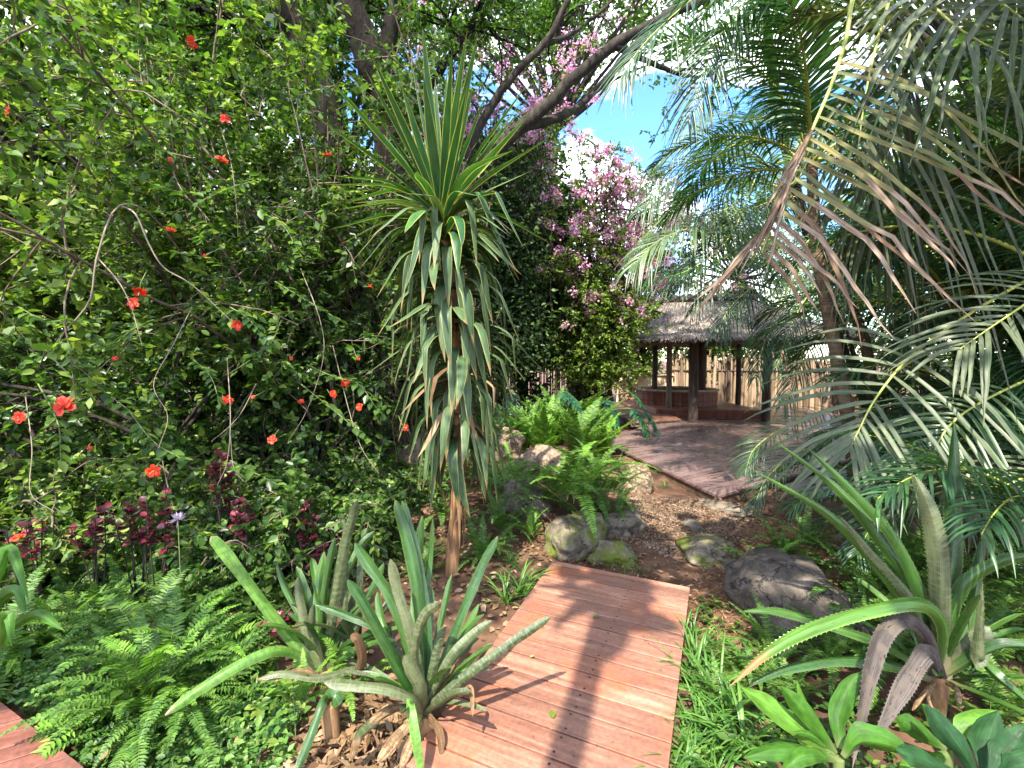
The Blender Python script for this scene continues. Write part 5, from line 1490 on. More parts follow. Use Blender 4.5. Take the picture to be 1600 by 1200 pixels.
def palm(label, axis, rad, key, n, seed, scale=1.0, azr=None, name="palm_tree", mat="palmbark"):
    rng = np.random.RandomState(seed)
    axis = catmull(axis, 40)
    t = thing(name, label, "palm", tuple(axis[0]))
    mb = MB()
    z = np.arange(40)
    tubes(mb, axis, (np.interp(z / 39, [0, .1, .8, 1], rad) * (1 + .05 * (z % 2)))[None], 12)
    mb.build("trunk", M[mat], t)
    top = axis[-1]
    for i in range(n):
        az = (i * 2.39996 + rng.normal(0, .25)) if azr is None else rng.uniform(*azr)
        k = rng.randint(7)
        add_frond(t, key, k, top + [0, 0, -.15 * rng.rand()], az, scale * rng.uniform(.85, 1.15), rng.normal(0, .12))
    return t

palm("palm with a bare ringed trunk leaning beside the viewing deck", [A_(1340, 800, 4.6), A_(1330, 690, 4.7), A_(1312, 580, 4.8), A_(1290, 470, 4.9), A_(1275, 380, 5.0), A_(1268, 250, 5.1)], [.085, .062, .056, .05], "palm", 15, 501, .95)
palm("tall slim ringed palm far behind against the sky", [(6.3, 7.8, -.1), A_(1262, 360, 8.5), A_(1222, 200, 8.8), A_(1205, 100, 8.8), A_(1192, -20, 8.7)], [.12, .09, .08, .07], "palm", 13, 502, 1.1, mat="barkgrey")
palm("feathery palm in front of the sky left of the tall slim palm", [(5.6, 7.2, -.1), (5.5, 7.4, 2.0), (4.6, 8.1, 4.5)], [.09, .08, .07, .05], "light", 9, 503, 1.05)
palm("clump palm spreading its fronds over the gazebo roof", [(7.2, 8.1, -.1), (7.1, 8.1, 1.5), (6.7, 8.1, 3.4)], [.09, .08, .07, .05], "palm", 7, 504, .9)
palm("dark dense palm filling the shade on the right side", [(5.2, 5.4, -.1), (5.1, 5.3, 1.2), (4.9, 5.2, 2.2)], [.09, .08, .07, .05], "palm", 18, 505, 1.0)
palm("low bushy palm beside the spiky bromeliad", [(3.4, 3.9, -.1), (3.4, 3.9, .2), (3.4, 3.9, .5)], [.06, .06, .05, .04], "palm", 11, 506, .6)
palm("low bushy palm leaning over the deck step", [(4.55, 5.5, -.1), (4.55, 5.5, .3), (4.5, 5.5, .7)], [.06, .06, .05, .04], "palm", 9, 507, .6)
palm("low dark palm behind the spiky bromeliad at the right edge", [(3.2, 2.6, -.1), (3.2, 2.6, .2), (3.2, 2.65, .5)], [.06, .06, .05, .04], "palm", 11, 510, .62)
palm("low dark palm filling the shade behind the big fan frond", [(4.6, 4.2, -.1), (4.6, 4.2, .3), (4.6, 4.2, .8)], [.06, .06, .05, .04], "palm", 14, 511, .85)
palm("tall shady palm just outside the picture's right edge", [(4.3, 3.2, -.1), (4.2, 3.1, 1.6), (4.0, 3.1, 3.0)], [.09, .08, .07, .05], "dull", 14, 508, 1.0)
palm("dim palm deep in the shade behind the ringed trunk", [(6.8, 7.0, -.1), (6.8, 7.0, 1.6), (6.6, 6.9, 3.2)], [.09, .08, .07, .05], "palm", 18, 509, 1.1)

def traced_frond(palm_, pts, seed, leafm, pairs, L0, w, a0, a1, droop, lift, up, sides=(-1, 1), r=.014, stalk="rachis", start=.14, prof=None, jit=.10, mats=None, kink=.008):
    rng = np.random.RandomState(seed)
    P = catmull([A_(*q) for q in pts], 30)
    mb = MB(); leaflets(mb, P, up, pairs, L0, w, a0, a1, droop, lift, rng, start, sides, prof=prof, K=11, jit=jit, mats=mats, kink=kink)
    f = mb.build("frond", leafm, palm_)
    mb = MB(); tubes(mb, P[None], np.linspace(r, r * .25, 30)[None], 8); mb.build("stalk", M[stalk], f)
    return f

near = thing("palm_tree", "palm with a half-withered frond hanging over the upper right", "palm", (2.6, 2.2, -.12))
ax = catmull([(2.9, 2.55, -.12), (2.85, 2.65, 1.6), A_(1345, -60, 3.2), A_(1330, -140, 3.2)], 30)
mb = MB(); tubes(mb, catmull([(4.7, 3.9, -.12), (4.6, 3.9, 2), (4.0, 3.7, 4.6)], 30), np.linspace(.09, .06, 30)[None], 12); mb.build("trunk", M["palmbark"], near)
near.location = (4.7, 3.9, -.12)
bpy.context.view_layer.update()
for ch in list(near.children):
    ch.data.transform(__import__("mathutils").Matrix.Translation(Vector((2.6, 2.2, -.12)) - Vector((4.7, 3.9, -.12))))
# the big half-dead frond: long limp leaflets on its right, a dry bundle on its left
HD = [(1450, -160, 3.3), (1345, -30, 3.05), (1322, 60, 3.0), (1300, 130, 2.95), (1268, 205, 2.9), (1240, 270, 2.88), (1210, 340, 2.86), (1190, 395, 2.85)]
traced_frond(near, HD, 601, [M["palmturn"], M["palmdead"]], 20, 1.15, .036, 84, 62, .12, .2, (0.1, -1, .3), (-1,), .016, start=.36, prof=([0, .3, .55, .8, 1], [1.15, 1.1, .85, .5, .3]), jit=.10, mats=lambda f: 1.0 - 1.15 * f, kink=.020)
traced_frond(near, HD[:-1] + [(1120, 450, 2.88)], 602, M["palmdead"], 26, .50, .022, 10, 3, .04, .04, (0.1, -1, .3), (1,), .006, start=.55, jit=.05, kink=.008)
traced_frond(near, [(1450, -160, 3.4), (1400, -30, 3.3), (1372, 60, 3.2), (1352, 150, 3.15), (1340, 240, 3.1)], 603, M["palmdull"], 15, 1.25, .036, 66, 34, .75, .1, (0.1, -1, .3), (-1,), .014, start=.3, kink=.012)
traced_frond(near, [(1480, -140, 3.6), (1500, -60, 3.3), (1560, 0, 3.0), (1640, 60, 2.8)], 604, M["palmdull"], 16, .95, .034, 70, 40, .35, .1, (-.2, -.5, 1), (1, -1), .014, start=.2, kink=.012)
traced_frond(near, [(1380, -140, 3.4), (1420, -40, 3.2), (1480, 30, 3.0), (1560, 80, 2.85), (1660, 110, 2.7)], 607, M["palmdull"], 15, 1.0, .036, 66, 36, .3, .1, (-.2, -.7, .7), (1, -1), .012, start=.3, kink=.012)
traced_frond(near, [(1460, -150, 3.6), (1350, -90, 3.2), (1200, -60, 3.0), (1060, -30, 2.9)], 605, M["palm"], 34, .55, .018, 68, 30, .4, .1, (0, 0, 1), (1, -1), .012, start=.2)
traced_frond(near, [(1300, -150, 4.2), (1180, -70, 4.1), (1080, 0, 4.0), (1005, 70, 4.0), (965, 130, 4.0)], 608, M["palm"], 46, .5, .014, 60, 25, .45, .1, (0, -.6, 1), (1, -1), .009, start=.2)
traced_frond(near, [(1330, -150, 4.6), (1240, -60, 4.5), (1150, 20, 4.5), (1100, 110, 4.5), (1075, 190, 4.5)], 609, M["palm"], 46, .55, .015, 60, 25, .5, .1, (0, -.6, 1), (1, -1), .009, start=.2)
traced_frond(near, [(1480, -100, 4.0), (1420, 60, 3.9), (1390, 200, 3.8), (1370, 330, 3.75)], 606, M["palmdull"], 20, 1.0, .038, 50, 20, .85, .0, (0.2, -1, .2), (1, -1), .014, start=.3, kink=.01)

mid = thing("palm_tree", "palm throwing one fine fan of pale leaflets over the spiky plant", "palm", (3.9, 2.9, -.12))
mb = MB(); tubes(mb, catmull([(3.9, 2.9, -.12), (3.85, 2.9, .8), (3.7, 2.9, 1.75)], 20), np.linspace(.08, .06, 20)[None], 12); mb.build("trunk", M["palmbark"], mid)
traced_frond(mid, [(1740, 380, 3.0), (1620, 430, 2.95), (1500, 500, 2.85), (1420, 560, 2.78), (1370, 620, 2.72), (1342, 672, 2.68), (1330, 698, 2.66)], 611, M["palmdull"], 15, .78, .028, 78, 20, .30, .10, (-.25, -.75, .65), (1, -1), .012, start=.46, prof=([0, .3, .7, 1], [1, .95, .7, .42]))
traced_frond(mid, [(1740, 420, 2.9), (1660, 440, 2.7), (1580, 490, 2.6), (1500, 545, 2.6)], 612, M["palmdull"], 17, .62, .026, 70, 30, .3, .1, (-.2, -.6, .8), (1, -1), .012, start=.3)
traced_frond(mid, [(1740, 640, 2.9), (1640, 720, 2.7), (1560, 760, 2.62), (1490, 740, 2.6)], 613, M["palmdull"], 17, .62, .03, 70, 30, .55, .0, (-.2, -.3, 1), (1, -1), .012, start=.3)
traced_frond(mid, [(1700, 560, 3.2), (1590, 600, 3.1), (1500, 650, 3.0), (1462, 700, 2.95), (1456, 745, 2.95)], 614, M["palmlight"], 26, .55, .026, 70, 25, .35, .1, (-.2, -.5, .8), (1, -1), .011, start=.3)
for i, (az, k, sc) in enumerate([(.4, 0, .95), (-.5, 1, 1), (1.0, 3, .9), (-1.6, 2, .9), (2.2, 0, 1), (-2.6, 5, 1)]):
    add_frond(mid, "palm", k, (3.7, 2.9, 1.75), az, sc)
# thin dark fronds that reach over the viewing deck, and bright ones against the sky
over = [o for o in C.objects if o.get("label", "").startswith("low bushy palm leaning")][0]
traced_frond(over, [(1380, 640, 5.2), (1300, 640, 5.0), (1230, 665, 4.9), (1180, 700, 4.85), (1165, 735, 4.85)], 621, M["palm"], 40, .34, .012, 62, 25, .25, .2, (0, -.3, 1), (1, -1), .009, start=.25)
traced_frond(over, [(1380, 700, 5.0), (1320, 690, 4.8), (1250, 705, 4.7), (1200, 745, 4.65), (1178, 790, 4.65)], 622, M["palm"], 36, .32, .012, 62, 25, .3, .2, (0, -.3, 1), (1, -1), .009, start=.25)
sky_palm = [o for o in C.objects if o.get("label", "").startswith("feathery palm")][0]
traced_frond(sky_palm, [(1170, 300, 7.6), (1130, 330, 7.4), (1080, 355, 7.2), (1030, 375, 7.1), (985, 420, 7.0)], 631, M["palmlight"], 48, .75, .026, 62, 25, .5, .15, (0, -.5, 1), (1, -1), .012, start=.12)
traced_frond(sky_palm, [(1180, 240, 7.8), (1120, 250, 7.6), (1050, 280, 7.5), (1000, 330, 7.4)], 632, M["palm"], 48, .7, .022, 62, 25, .5, .15, (0, -.5, 1), (1, -1), .012, start=.12)
traced_frond(sky_palm, [(1180, 280, 7.4), (1140, 370, 7.2), (1080, 420, 7.0), (1010, 440, 7.0)], 633, M["palm"], 48, .7, .022, 62, 25, .5, .15, (0, -.5, 1), (1, -1), .012, start=.12)
for k_, pts in enumerate(([(1235, 300, 8.2), (1180, 200, 7.9), (1110, 180, 7.6), (1050, 240, 7.4)], [(1240, 320, 8.2), (1170, 280, 7.8), (1095, 290, 7.5), (1040, 350, 7.3)], [(1240, 340, 8.1), (1180, 350, 7.6), (1110, 390, 7.3), (1060, 450, 7.2)],
                          [(1250, 280, 8.4), (1215, 170, 8.2), (1160, 110, 8.0), (1090, 110, 7.8)], [(1260, 330, 8.2), (1230, 380, 7.6), (1180, 430, 7.2), (1150, 500, 7.0)], [(1240, 300, 8.6), (1150, 230, 8.8), (1060, 230, 9.0), (1000, 290, 9.1)], [(1250, 310, 8.6), (1140, 330, 8.8), (1040, 340, 9.0), (985, 400, 9.1)])):
    traced_frond(sky_palm, pts, 651 + k_, M["palm" if k_ % 3 else "palmlight"], 46, .62, .016, 62, 25, .5, .12, (0, -.5, 1), (1, -1), .009, start=.12)
clump = [o for o in C.objects if o.get("label", "").startswith("clump palm")][0]
for k_, pts in enumerate(([(1300, 330, 8.2), (1210, 370, 7.7), (1130, 425, 7.3), (1080, 490, 7.1)], [(1290, 300, 8.2), (1190, 320, 7.8), (1095, 380, 7.5), (1045, 450, 7.3)], [(1300, 380, 8.0), (1240, 440, 7.5), (1200, 520, 7.2), (1180, 590, 7.1)],
                          [(1330, 400, 7.8), (1280, 440, 7.2), (1240, 500, 6.9), (1215, 570, 6.8)], [(1330, 300, 8.0), (1240, 400, 7.4), (1150, 470, 7.0), (1120, 520, 6.9)], [(1350, 450, 7.4), (1300, 500, 7.0), (1255, 560, 6.8), (1225, 630, 6.8)], [(1320, 250, 8.4), (1230, 250, 8.0), (1150, 290, 7.7), (1090, 350, 7.6)])):
    traced_frond(clump, pts, 641 + k_, M["palm"], 42, .5, .016, 60, 25, .55, .12, (0, -.5, 1), (1, -1), .011, start=.12)
for key in PROTO:
    for o in PROTO[key]:
        for ch in list(o.children): bpy.data.objects.remove(ch)
        bpy.data.objects.remove(o)

# ------------------------------------------------------------------ ferns
def fern_mesh(seed, n, L, el0, el1, bend, mat, pin=34, pl=.062, wid=.016):
    rng = np.random.RandomState(seed)
    mb = MB()
    az = np.arange(n) * 2.39996 + rng.normal(0, .3, n)
    for i in range(n):
        f = i / max(n - 1, 1)
        l = L * rng.uniform(.65, 1.1)
        P = frond_curve(l, el0 + (el1 - el0) * f + rng.normal(0, 6), bend * rng.uniform(.7, 1.25), 16, rng.normal(0, .25))
        c, s = math.cos(az[i]), math.sin(az[i])
        P = P @ np.array([[c, s, 0], [-s, c, 0], [0, 0, 1]]) + np.append(rng.normal(0, .03, 2), 0)
        leaflets(mb, P, (0, 0, 1) if el0 < 75 else (c, s, .4), pin, pl * (l / .6), wid * (l / .6), 82, 55, .12, .12, rng, .12, K=3, prof=([0, .2, .6, 1], [.6, 1, .85, .2]), jit=.12)
        tubes(mb, P[None], np.linspace(.0035, .0012, 16)[None], 4, 1, cap=False)
    o = mb.build("fern", [mat, M["stalk"]])
    C.objects.unlink(o)
    return o
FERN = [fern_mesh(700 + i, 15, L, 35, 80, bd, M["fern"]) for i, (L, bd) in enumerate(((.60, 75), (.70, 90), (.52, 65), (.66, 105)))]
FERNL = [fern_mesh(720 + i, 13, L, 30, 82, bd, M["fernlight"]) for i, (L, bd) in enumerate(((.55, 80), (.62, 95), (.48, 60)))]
FERNU = [fern_mesh(740 + i, 26, L, 58, 88, bd, M["fern" if i else "fernlight"], 38, .07, .02) for i, (L, bd) in enumerate(((.85, 50), (.95, 60)))]
frng = np.random.RandomState(77)
def fern(src, x, y, sc, label, group=None, dz=0.0, name="fern"):
    o = src.copy(); C.objects.link(o)
    o.location = (x, y, float(ground_h(x, y)) + dz)
    o.rotation_euler = (frng.normal(0, .08), frng.normal(0, .08), frng.rand() * 6.28)
    o.scale = (sc,) * 3
    o.name = name
    return tag(o, label, "fern", group)
# the fern bed on the left
bedlab = "feathery green sword fern clump in the crowded fern bed on the left"
for i in range(120):
    px = frng.uniform(-60, 600); py = frng.uniform(790, 1150)
    if px > 350 and py > 960: continue
    if px < 190 and py > 1070: continue
    if px > 420 and py > 870: continue
    p = gnd(px, py)
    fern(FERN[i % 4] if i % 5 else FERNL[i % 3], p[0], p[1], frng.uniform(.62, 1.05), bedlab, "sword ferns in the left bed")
for px, py, sc, k in ((640, 880, .8, 0), (610, 850, .8, 1), (660, 905, .6, 2), (590, 830, .9, 3), (748, 880, .75, 0), (770, 870, .6, 1)):
    p = gnd(px, py); fern(FERN[k], p[0], p[1], sc, "dark sword fern clump at the foot of the yucca", "ferns around the yucca's foot")
for px, py, sc, k in ((850, 722, 1.3, 0), (905, 728, 1.3, 1), (815, 712, 1.15, 1), (940, 715, 1.1, 0), (870, 695, 1.35, 1), (830, 690, 1.3, 0), (900, 690, 1.3, 1), (780, 715, 1.1, 1)):
    p = gnd(px, py); fern(FERNU[k], p[0], p[1], sc, "tall upright fern in the thicket before the reed fence", "upright ferns before the reed fence")
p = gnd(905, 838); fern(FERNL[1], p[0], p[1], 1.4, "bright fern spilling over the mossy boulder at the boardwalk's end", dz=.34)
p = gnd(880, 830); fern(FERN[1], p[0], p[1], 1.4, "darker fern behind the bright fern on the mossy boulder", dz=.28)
p = gnd(940, 800); fern(FERN[2], p[0], p[1], 1.3, "fern between the bright fern and the squarish tan stone", dz=.15)
p = gnd(800, 800); fern(FERN[3], p[0], p[1], 1.3, "fern in the shade between the yucca and the boulders", dz=.1)
p = gnd(760, 760); fern(FERN[0], p[0], p[1], 1.3, "fern before the pale sunlit boulder", dz=.05)
for i, (px, py, sc, k) in enumerate(((845, 800, 1.1, 0), (900, 790, 1.2, 1), (960, 815, .9, 2), (800, 770, 1.2, 3), (720, 760, 1.2, 0), (660, 770, 1.2, 1), (600, 760, 1.2, 2), (540, 770, 1.2, 3), (780, 840, .8, 1), (830, 850, .7, 2), (690, 820, .9, 3), (930, 760, 1.1, 0))):
    p = gnd(px, py); fern((FERN if i % 3 else FERNL)[k % 3], p[0], p[1], sc, "arching fern among the boulders of the middle bank", "ferns among the middle boulders", dz=.06)
for i, (px, py, sc) in enumerate(((1200, 905, .75), (1225, 870, .7), (1260, 850, .8))):
    p = gnd(px, py); fern(FERNL[i % 3] if i < 1 else FERN[i], p[0], p[1], sc, ("bright fern frond clump at the dark rounded boulder's near edge", "fern hanging above the gravel by the dark rounded boulder", "shaded fern under the low palm beside the path")[i])
for i, (px, py, sc) in enumerate(((1300, 1040, .7), (1180, 1075, .55), (1120, 1110, .5), (1385, 1050, .7), (1560, 1130, .7), (1500, 960, .8), (1240, 1090, .5), (1580, 1000, 1.0), (1400, 980, 1.0), (1330, 990, .9), (1520, 1060, .9), (1600, 930, 1.1), (1430, 900, 1.1), (1350, 930, 1.0), (1210, 1030, .7), (1150, 1060, .5))):
    p = gnd(px, py); fern(FERN[i % 4], p[0], p[1], sc, "low shaded fern under the spiky bromeliad's leaves", "ferns under the spiky bromeliad")
for i, (px, py, sc) in enumerate(((540, 1110, .62), (470, 1130, .55))):
    p = gnd(px, py); fern(FERNL[2 * i], p[0], p[1], sc, ("lime fern frond arching between the two bromeliads", "small lime fern left of the cut bromeliad stump")[i], dz=.08)

# ------------------------------------------------------------------ split-leaf plants by the fence
def monstera(label, c, r, n, seed):
    rng = np.random.RandomState(seed)
    t = thing("monstera", label, "monstera", tuple(c))
    st, lf = MB(), MB()
    for i in range(n):
        a = i * 2.4 + rng.normal(0, .3); el = rng.uniform(.5, 1.2); L = r * rng.uniform(.7, 1.2)
        P = frond_curve(L, math.degrees(el), 60, 12)
        ca, sa = math.cos(a), math.sin(a)
        Rm = np.array([[ca, sa, 0], [-sa, ca, 0], [0, 0, 1]])
        P = P @ Rm + np.asarray(c)
        tubes(st, P[None], np.linspace(.014, .008, 12)[None], 6, cap=False)
        tip, d = P[-1], unit(np.array([ca * 0 - sa * .9, ca * .9, -.45]) + rng.normal(0, .15, 3))
        d = unit(P[-1] - P[-3] + np.array([0, 0, -.25]))
        L2 = rng.uniform(.38, .55)
        Q = tip + d * np.linspace(0, L2, 10)[:, None] + np.array([0, 0, -.10]) * (np.linspace(0, 1, 10) ** 2)[:, None]
        W = .16 * np.sin(np.linspace(.35, np.pi * .98, 10))
        ribbons(lf, Q[None], W[None], unit(np.cross(d, [0, 0, 1.0])), (-.5, 0, .5), (.15, 0, .15))
        leaflets(lf, Q, (0, 0, 1), 7, .24, .075, 75, 40, .35, .12, rng, .05, K=5, prof=([0, .3, .7, 1], [.85, 1, .8, .5]))
    st.build("stems", M["stalk"], t); lf.build("leaves", M["monstera"], t)
p = gnd(800, 690); monstera("glossy split-leaf plant behind the yucca's right side", (p[0], p[1] + .9, 0.15), 1.55, 15, 801)
p = gnd(925, 690); monstera("bluish split-leaf plant between the ferns and the tub bench", (p[0] - .05, p[1] + .7, 0.1), 1.35, 13, 802)

# ------------------------------------------------------------------ red-leaved plants
def red_plant(label, px, py, Y, h, seed, group=None, n=4, size=.052):
    rng = np.random.RandomState(seed)
    tip = A_(px, py, Y)
    b = np.array([tip[0] + rng.normal(0, .03), tip[1] + .05, float(ground_h(tip[0], tip[1]))])
    t = thing("red_leaf_plant", label, "plant", tuple(b), group)
    st, lf = MB(), MB()
    tips = np.stack([tip + rng.normal(0, .055, 3) * [1, 1, .7] for _ in range(n)])
    P = np.stack([catmull([b, (b + q) / 2 + rng.normal(0, .02, 3), q], 9) for q in tips])
    tubes(st, P, np.linspace(.006, .003, 9)[None], 5, cap=False)
    for k in range(n):
        m = 14
        a = np.arange(m) * 2.4 + rng.rand() * 6
        f = rng.random(m)
        p, _ = on_curves(P[k:k + 1], np.zeros(m, int), .70 + .3 * f)
        d = np.stack([np.cos(a), np.sin(a), .1 + .9 * f - .3], -1)
        leaves(lf, p, d, np.array([0, -.2, 1]) + rng.normal(0, .3, (m, 3)), size * rng.uniform(.6, 1.2, m), (LEAF_OV[0] * np.array([1.35, 1, 1]), LEAF_OV[1], []))
    st.build("stems", M["barkgrey"], t); lf.build("leaves", M["red"], t)
for i, (px, py, Y, lab) in enumerate(((330, 712, 3.35, "tall dark red plant with a frilled crimson top under the hibiscus"), (352, 735, 3.45, "purplish red plant beside the tall frilled one"), (378, 790, 3.2, "wine-red leafy plant above the fern fronds near the middle of the bed"),
                                      (200, 800, 3.0, "pink and red leafed plant in the middle of the red row at the ferns' back"), (242, 790, 3.0, "crimson plant at the row's end next to the lavender bloom"), (130, 805, 2.95, "small crimson plant in the red row at the ferns' back"), (36, 812, 2.85, "crimson plant near the far left edge of the bed"),
                                      (478, 805, 3.3, "purple and red plant just left of the tall bromeliad leaf"), (490, 850, 3.0, "low dark red plant behind the pale bromeliad"), (444, 960, 2.6, "small magenta plant at the pale bromeliad's left foot"), (498, 1010, 2.5, "dark magenta shoots inside the pale bromeliad"))):
    red_plant(lab, px, py, Y, .5, 820 + i, n=3 if i > 7 else 5)
# lavender bloom
t = thing("lavender_flower", "single pale lavender flower head beside the crimson row", "flower", tuple(A_(278, 850, 2.95)))
mb = MB(); leaves(mb, np.repeat([A_(278, 812, 2.95)], 26, 0), rdir(frng, 26) + [0, 0, .5], rdir(frng, 26), .055, LEAF_NA); mb.build("petals", leaf_mat("lavender_petal", [G(.45, .36, .5), G(.6, .5, .62)], .6, .3, .2, (1, 1, 1)), t)
mb = MB(); q = np.linspace(A_(278, 812, 2.95), A_(282, 900, 2.9), 5); tubes(mb, q, .003, 5); mb.build("stem", M["stalk"], t)

# ------------------------------------------------------------------ grassy strap-leaf tufts
def tuft_mesh(seed, n, L, w, mat):
    rng = np.random.RandomState(seed)
    mb = MB()
    az = rng.uniform(0, 6.28, n); el = rng.uniform(.5, 1.4, n); l = L * rng.uniform(.6, 1.15, n)
    K = 9; s = np.linspace(0, 1, K)
    b = el[:, None] - rng.uniform(1.1, 2.2, n)[:, None] * s[None] ** 1.4
    ds = (l / (K - 1))[:, None]
    rr = np.concatenate([np.zeros((n, 1)), np.cumsum(np.cos(b[:, :-1]) * ds, 1)], 1); zz = np.concatenate([np.zeros((n, 1)), np.cumsum(np.sin(b[:, :-1]) * ds, 1)], 1)
    P = np.stack([np.cos(az)[:, None] * rr, np.sin(az)[:, None] * rr, zz], -1) + np.concatenate([rng.normal(0, .02, (n, 1, 2)), np.zeros((n, 1, 1))], -1)
    ribbons(mb, P, w * rng.uniform(.7, 1.1, n)[:, None] * np.interp(s, [0, .3, .7, 1], [.7, 1, .75, .04])[None], np.stack([-np.sin(az), np.cos(az), 0 * az], -1), (-.5, 0, .5), (.2, 0, .2))
    o = mb.build("strap_grass", mat); C.objects.unlink(o)
    return o
TUFT = [tuft_mesh(840 + i, 26, L, w, M["grass"]) for i, (L, w) in enumerate(((.34, .014), (.42, .02), (.26, .01)))]
def tuft(k, px, py, sc, label, group=None, y=None, dz=0):
    p = gnd(px, py)
    o = TUFT[k].copy(); C.objects.link(o); o.location = (p[0], p[1], float(ground_h(p[0], p[1])) + dz); o.rotation_euler = (0, 0, frng.rand() * 6.28); o.scale = (sc,) * 3
    o.name = "strap_grass"
    return tag(o, label, "grass tuft", group)
for px, py in ((1080, 1000), (1092, 1040), (1078, 1075), (1100, 1100), (1085, 1150), (1120, 1150), (1070, 1190), (1105, 1190), (1150, 1185), (1140, 1120), (1075, 1225), (1130, 1230), (1060, 1240)):
    tuft(frng.randint(3), px + frng.uniform(-5, 12), py, frng.uniform(.7, 1.1), "green strappy grass tuft along the boardwalk's right side", "grass tufts beside the boardwalk")
for i, (px, py, sc, k) in enumerate(((815, 930, .8, 1), (790, 945, .7, 1), (830, 915, .6, 2), (800, 880, .6, 2))):
    tuft(k, px, py, sc, "bright grassy tuft between the yucca and the boardwalk's left edge", "grass tufts left of the boardwalk")
for px, py, sc, k in ((975, 905, .45, 2), (1000, 895, .4, 2)):
    tuft(k, px, py, sc, "small grass tuft at the boardwalk's far end", "grass tufts at the boardwalk's far end")
for px, py, sc, k in ((985, 745, .9, 0), (1010, 755, .8, 2), (965, 735, .9, 1), (1040, 762, .6, 2)):
    tuft(k, px, py, sc, "dark grassy tuft at the viewing deck's left edge", "grass tufts at the viewing deck")
for px, py, sc, k in ((960, 640, 2.2, 0), (970, 645, 2.6, 1)):
    tuft(k, px, py, sc, "tall reedy grass clump rising beside the gazebo roof", "reedy grass by the gazebo", dz=1.2)

# ------------------------------------------------------------------ ground cover, litter
def scatter(rng, n, poly_px, jitter=.05):
    pts = []
    xs = [p[0] for p in poly_px]; ys = [p[1] for p in poly_px]
    out = np.zeros((0, 3))
    W = [gnd(*p)[:2] for p in poly_px]
    W = np.array(W)
    lo, hi = W.min(0), W.max(0)
    while len(out) < n:
        q = rng.uniform(lo, hi, (n * 2, 2))
        ins = np.zeros(len(q), bool); j = len(W) - 1
        for i in range(len(W)):
            c = ((W[i, 1] > q[:, 1]) != (W[j, 1] > q[:, 1])) & (q[:, 0] < (W[j, 0] - W[i, 0]) * (q[:, 1] - W[i, 1]) / (W[j, 1] - W[i, 1] + 1e-12) + W[i, 0])
            ins ^= c; j = i
        q = q[ins]
        out = np.concatenate([out, np.column_stack([q, ground_h(q[:, 0], q[:, 1])])])
    return out[:n]
rng = np.random.RandomState(91)
# low leafy cover: little shoots, each a rosette of leaves on a short stem
def cover(name, label, poly, n, h, size, mat, seed, per=9):
    rng = np.random.RandomState(seed)
    b = scatter(rng, n, poly)
    H = h * rng.uniform(.25, 1.1, n) * (0.6 + .6 * np.sin(b[:, 0] * 2.3) ** 2)
    top = b + np.column_stack([rng.normal(0, .06, (n, 2)), H])
    ii = np.repeat(np.arange(n), per); f = rng.random(len(ii))[:, None]
    p = b[ii] * (1 - f) + top[ii] * f
    d = rdir(rng, len(ii)) * [1, 1, .35] + [0, 0, .2]
    mb = MB(); leaves(mb, p, d, rdir(rng, len(ii)) * .5 + [0, 0, 1], size * rng.uniform(.5, 1.3, len(ii)), LEAF_OV)
    mb.add(np.stack([b, b + [.003, 0, 0], top], 1).reshape(-1, 3), None, np.arange(n * 3).reshape(-1, 3))
    return tag(mb.build(name, mat), label, "ground cover", None, "stuff")
cover("ground_cover", "small-leaved green ground cover filling the fern bed", [(-80, 780), (560, 780), (640, 860), (500, 900), (400, 1010), (470, 1200), (190, 1215), (-80, 1060)], 6500, .22, .034, M["cover"], 92)
cover("ground_cover", "dense low cover near the front of the fern bed", [(60, 1010), (380, 960), (430, 1080), (440, 1215), (150, 1210), (30, 1090)], 2200, .16, .03, M["cover"], 93)
cover("ground_cover", "leafy undergrowth in the shade on the right", [(1090, 960), (1180, 900), (1640, 800), (1700, 1230), (1060, 1235)], 900, .12, .045, M["hib"], 94, 7)
cover("ground_cover", "leafy undergrowth below the hibiscus", [(-200, 700), (620, 690), (640, 790), (-100, 800)], 2600, .45, .07, M["shrub"], 95)
for i in range(26):
    px, py = frng.uniform(-40, 430), frng.uniform(820, 1130)
    if (px < 190 and py > 1060): continue
    tuft(i % 3, px, py, frng.uniform(.6, 1.1), "narrow-leaved grassy tuft poking up through the fern bed", "grass tufts in the fern bed")
cover("ground_cover", "light yellow-green seedlings dotted through the fern bed", [(-80, 790), (560, 790), (500, 900), (430, 1010), (470, 1200), (190, 1215), (-80, 1060)], 900, .30, .06, M["shrub"], 96, 6)
FERND = fern_mesh(760, 6, .6, 20, 55, 85, M["dead"])
for i in range(16):
    px, py = frng.uniform(0, 420), frng.uniform(830, 1120)
    if px < 190 and py > 1060: continue
    p = gnd(px, py); fern(FERND, p[0], p[1], frng.uniform(.6, .95), "brown dead fronds sagging among the green ferns of the left bed", "dead ferns in the left bed", dz=.05)
def litter(name, label, poly, n, size, mat, seed, tm=LEAF_OV, lift=.012):
    rng = np.random.RandomState(seed)
    p = scatter(rng, n, poly) + [0, 0, lift]
    p[:, 2] += rng.uniform(0, .015, n)
    d = rdir(rng, n) * [1, 1, .18]
    mb = MB(); leaves(mb, p, d, rdir(rng, n) * .45 + [0, 0, 1], size * rng.uniform(.5, 1.4, n), tm)
    return tag(mb.build(name, mat), label, "litter", None, "stuff")
litter("leaf_litter", "dry brown leaf litter along the earth path", [(800, 960), (860, 870), (960, 780), (1130, 780), (1240, 760), (1300, 820), (1180, 920), (1100, 1010), (1080, 930), (870, 900)], 2600, .05, M["dead"], 101, LEAF_NA)
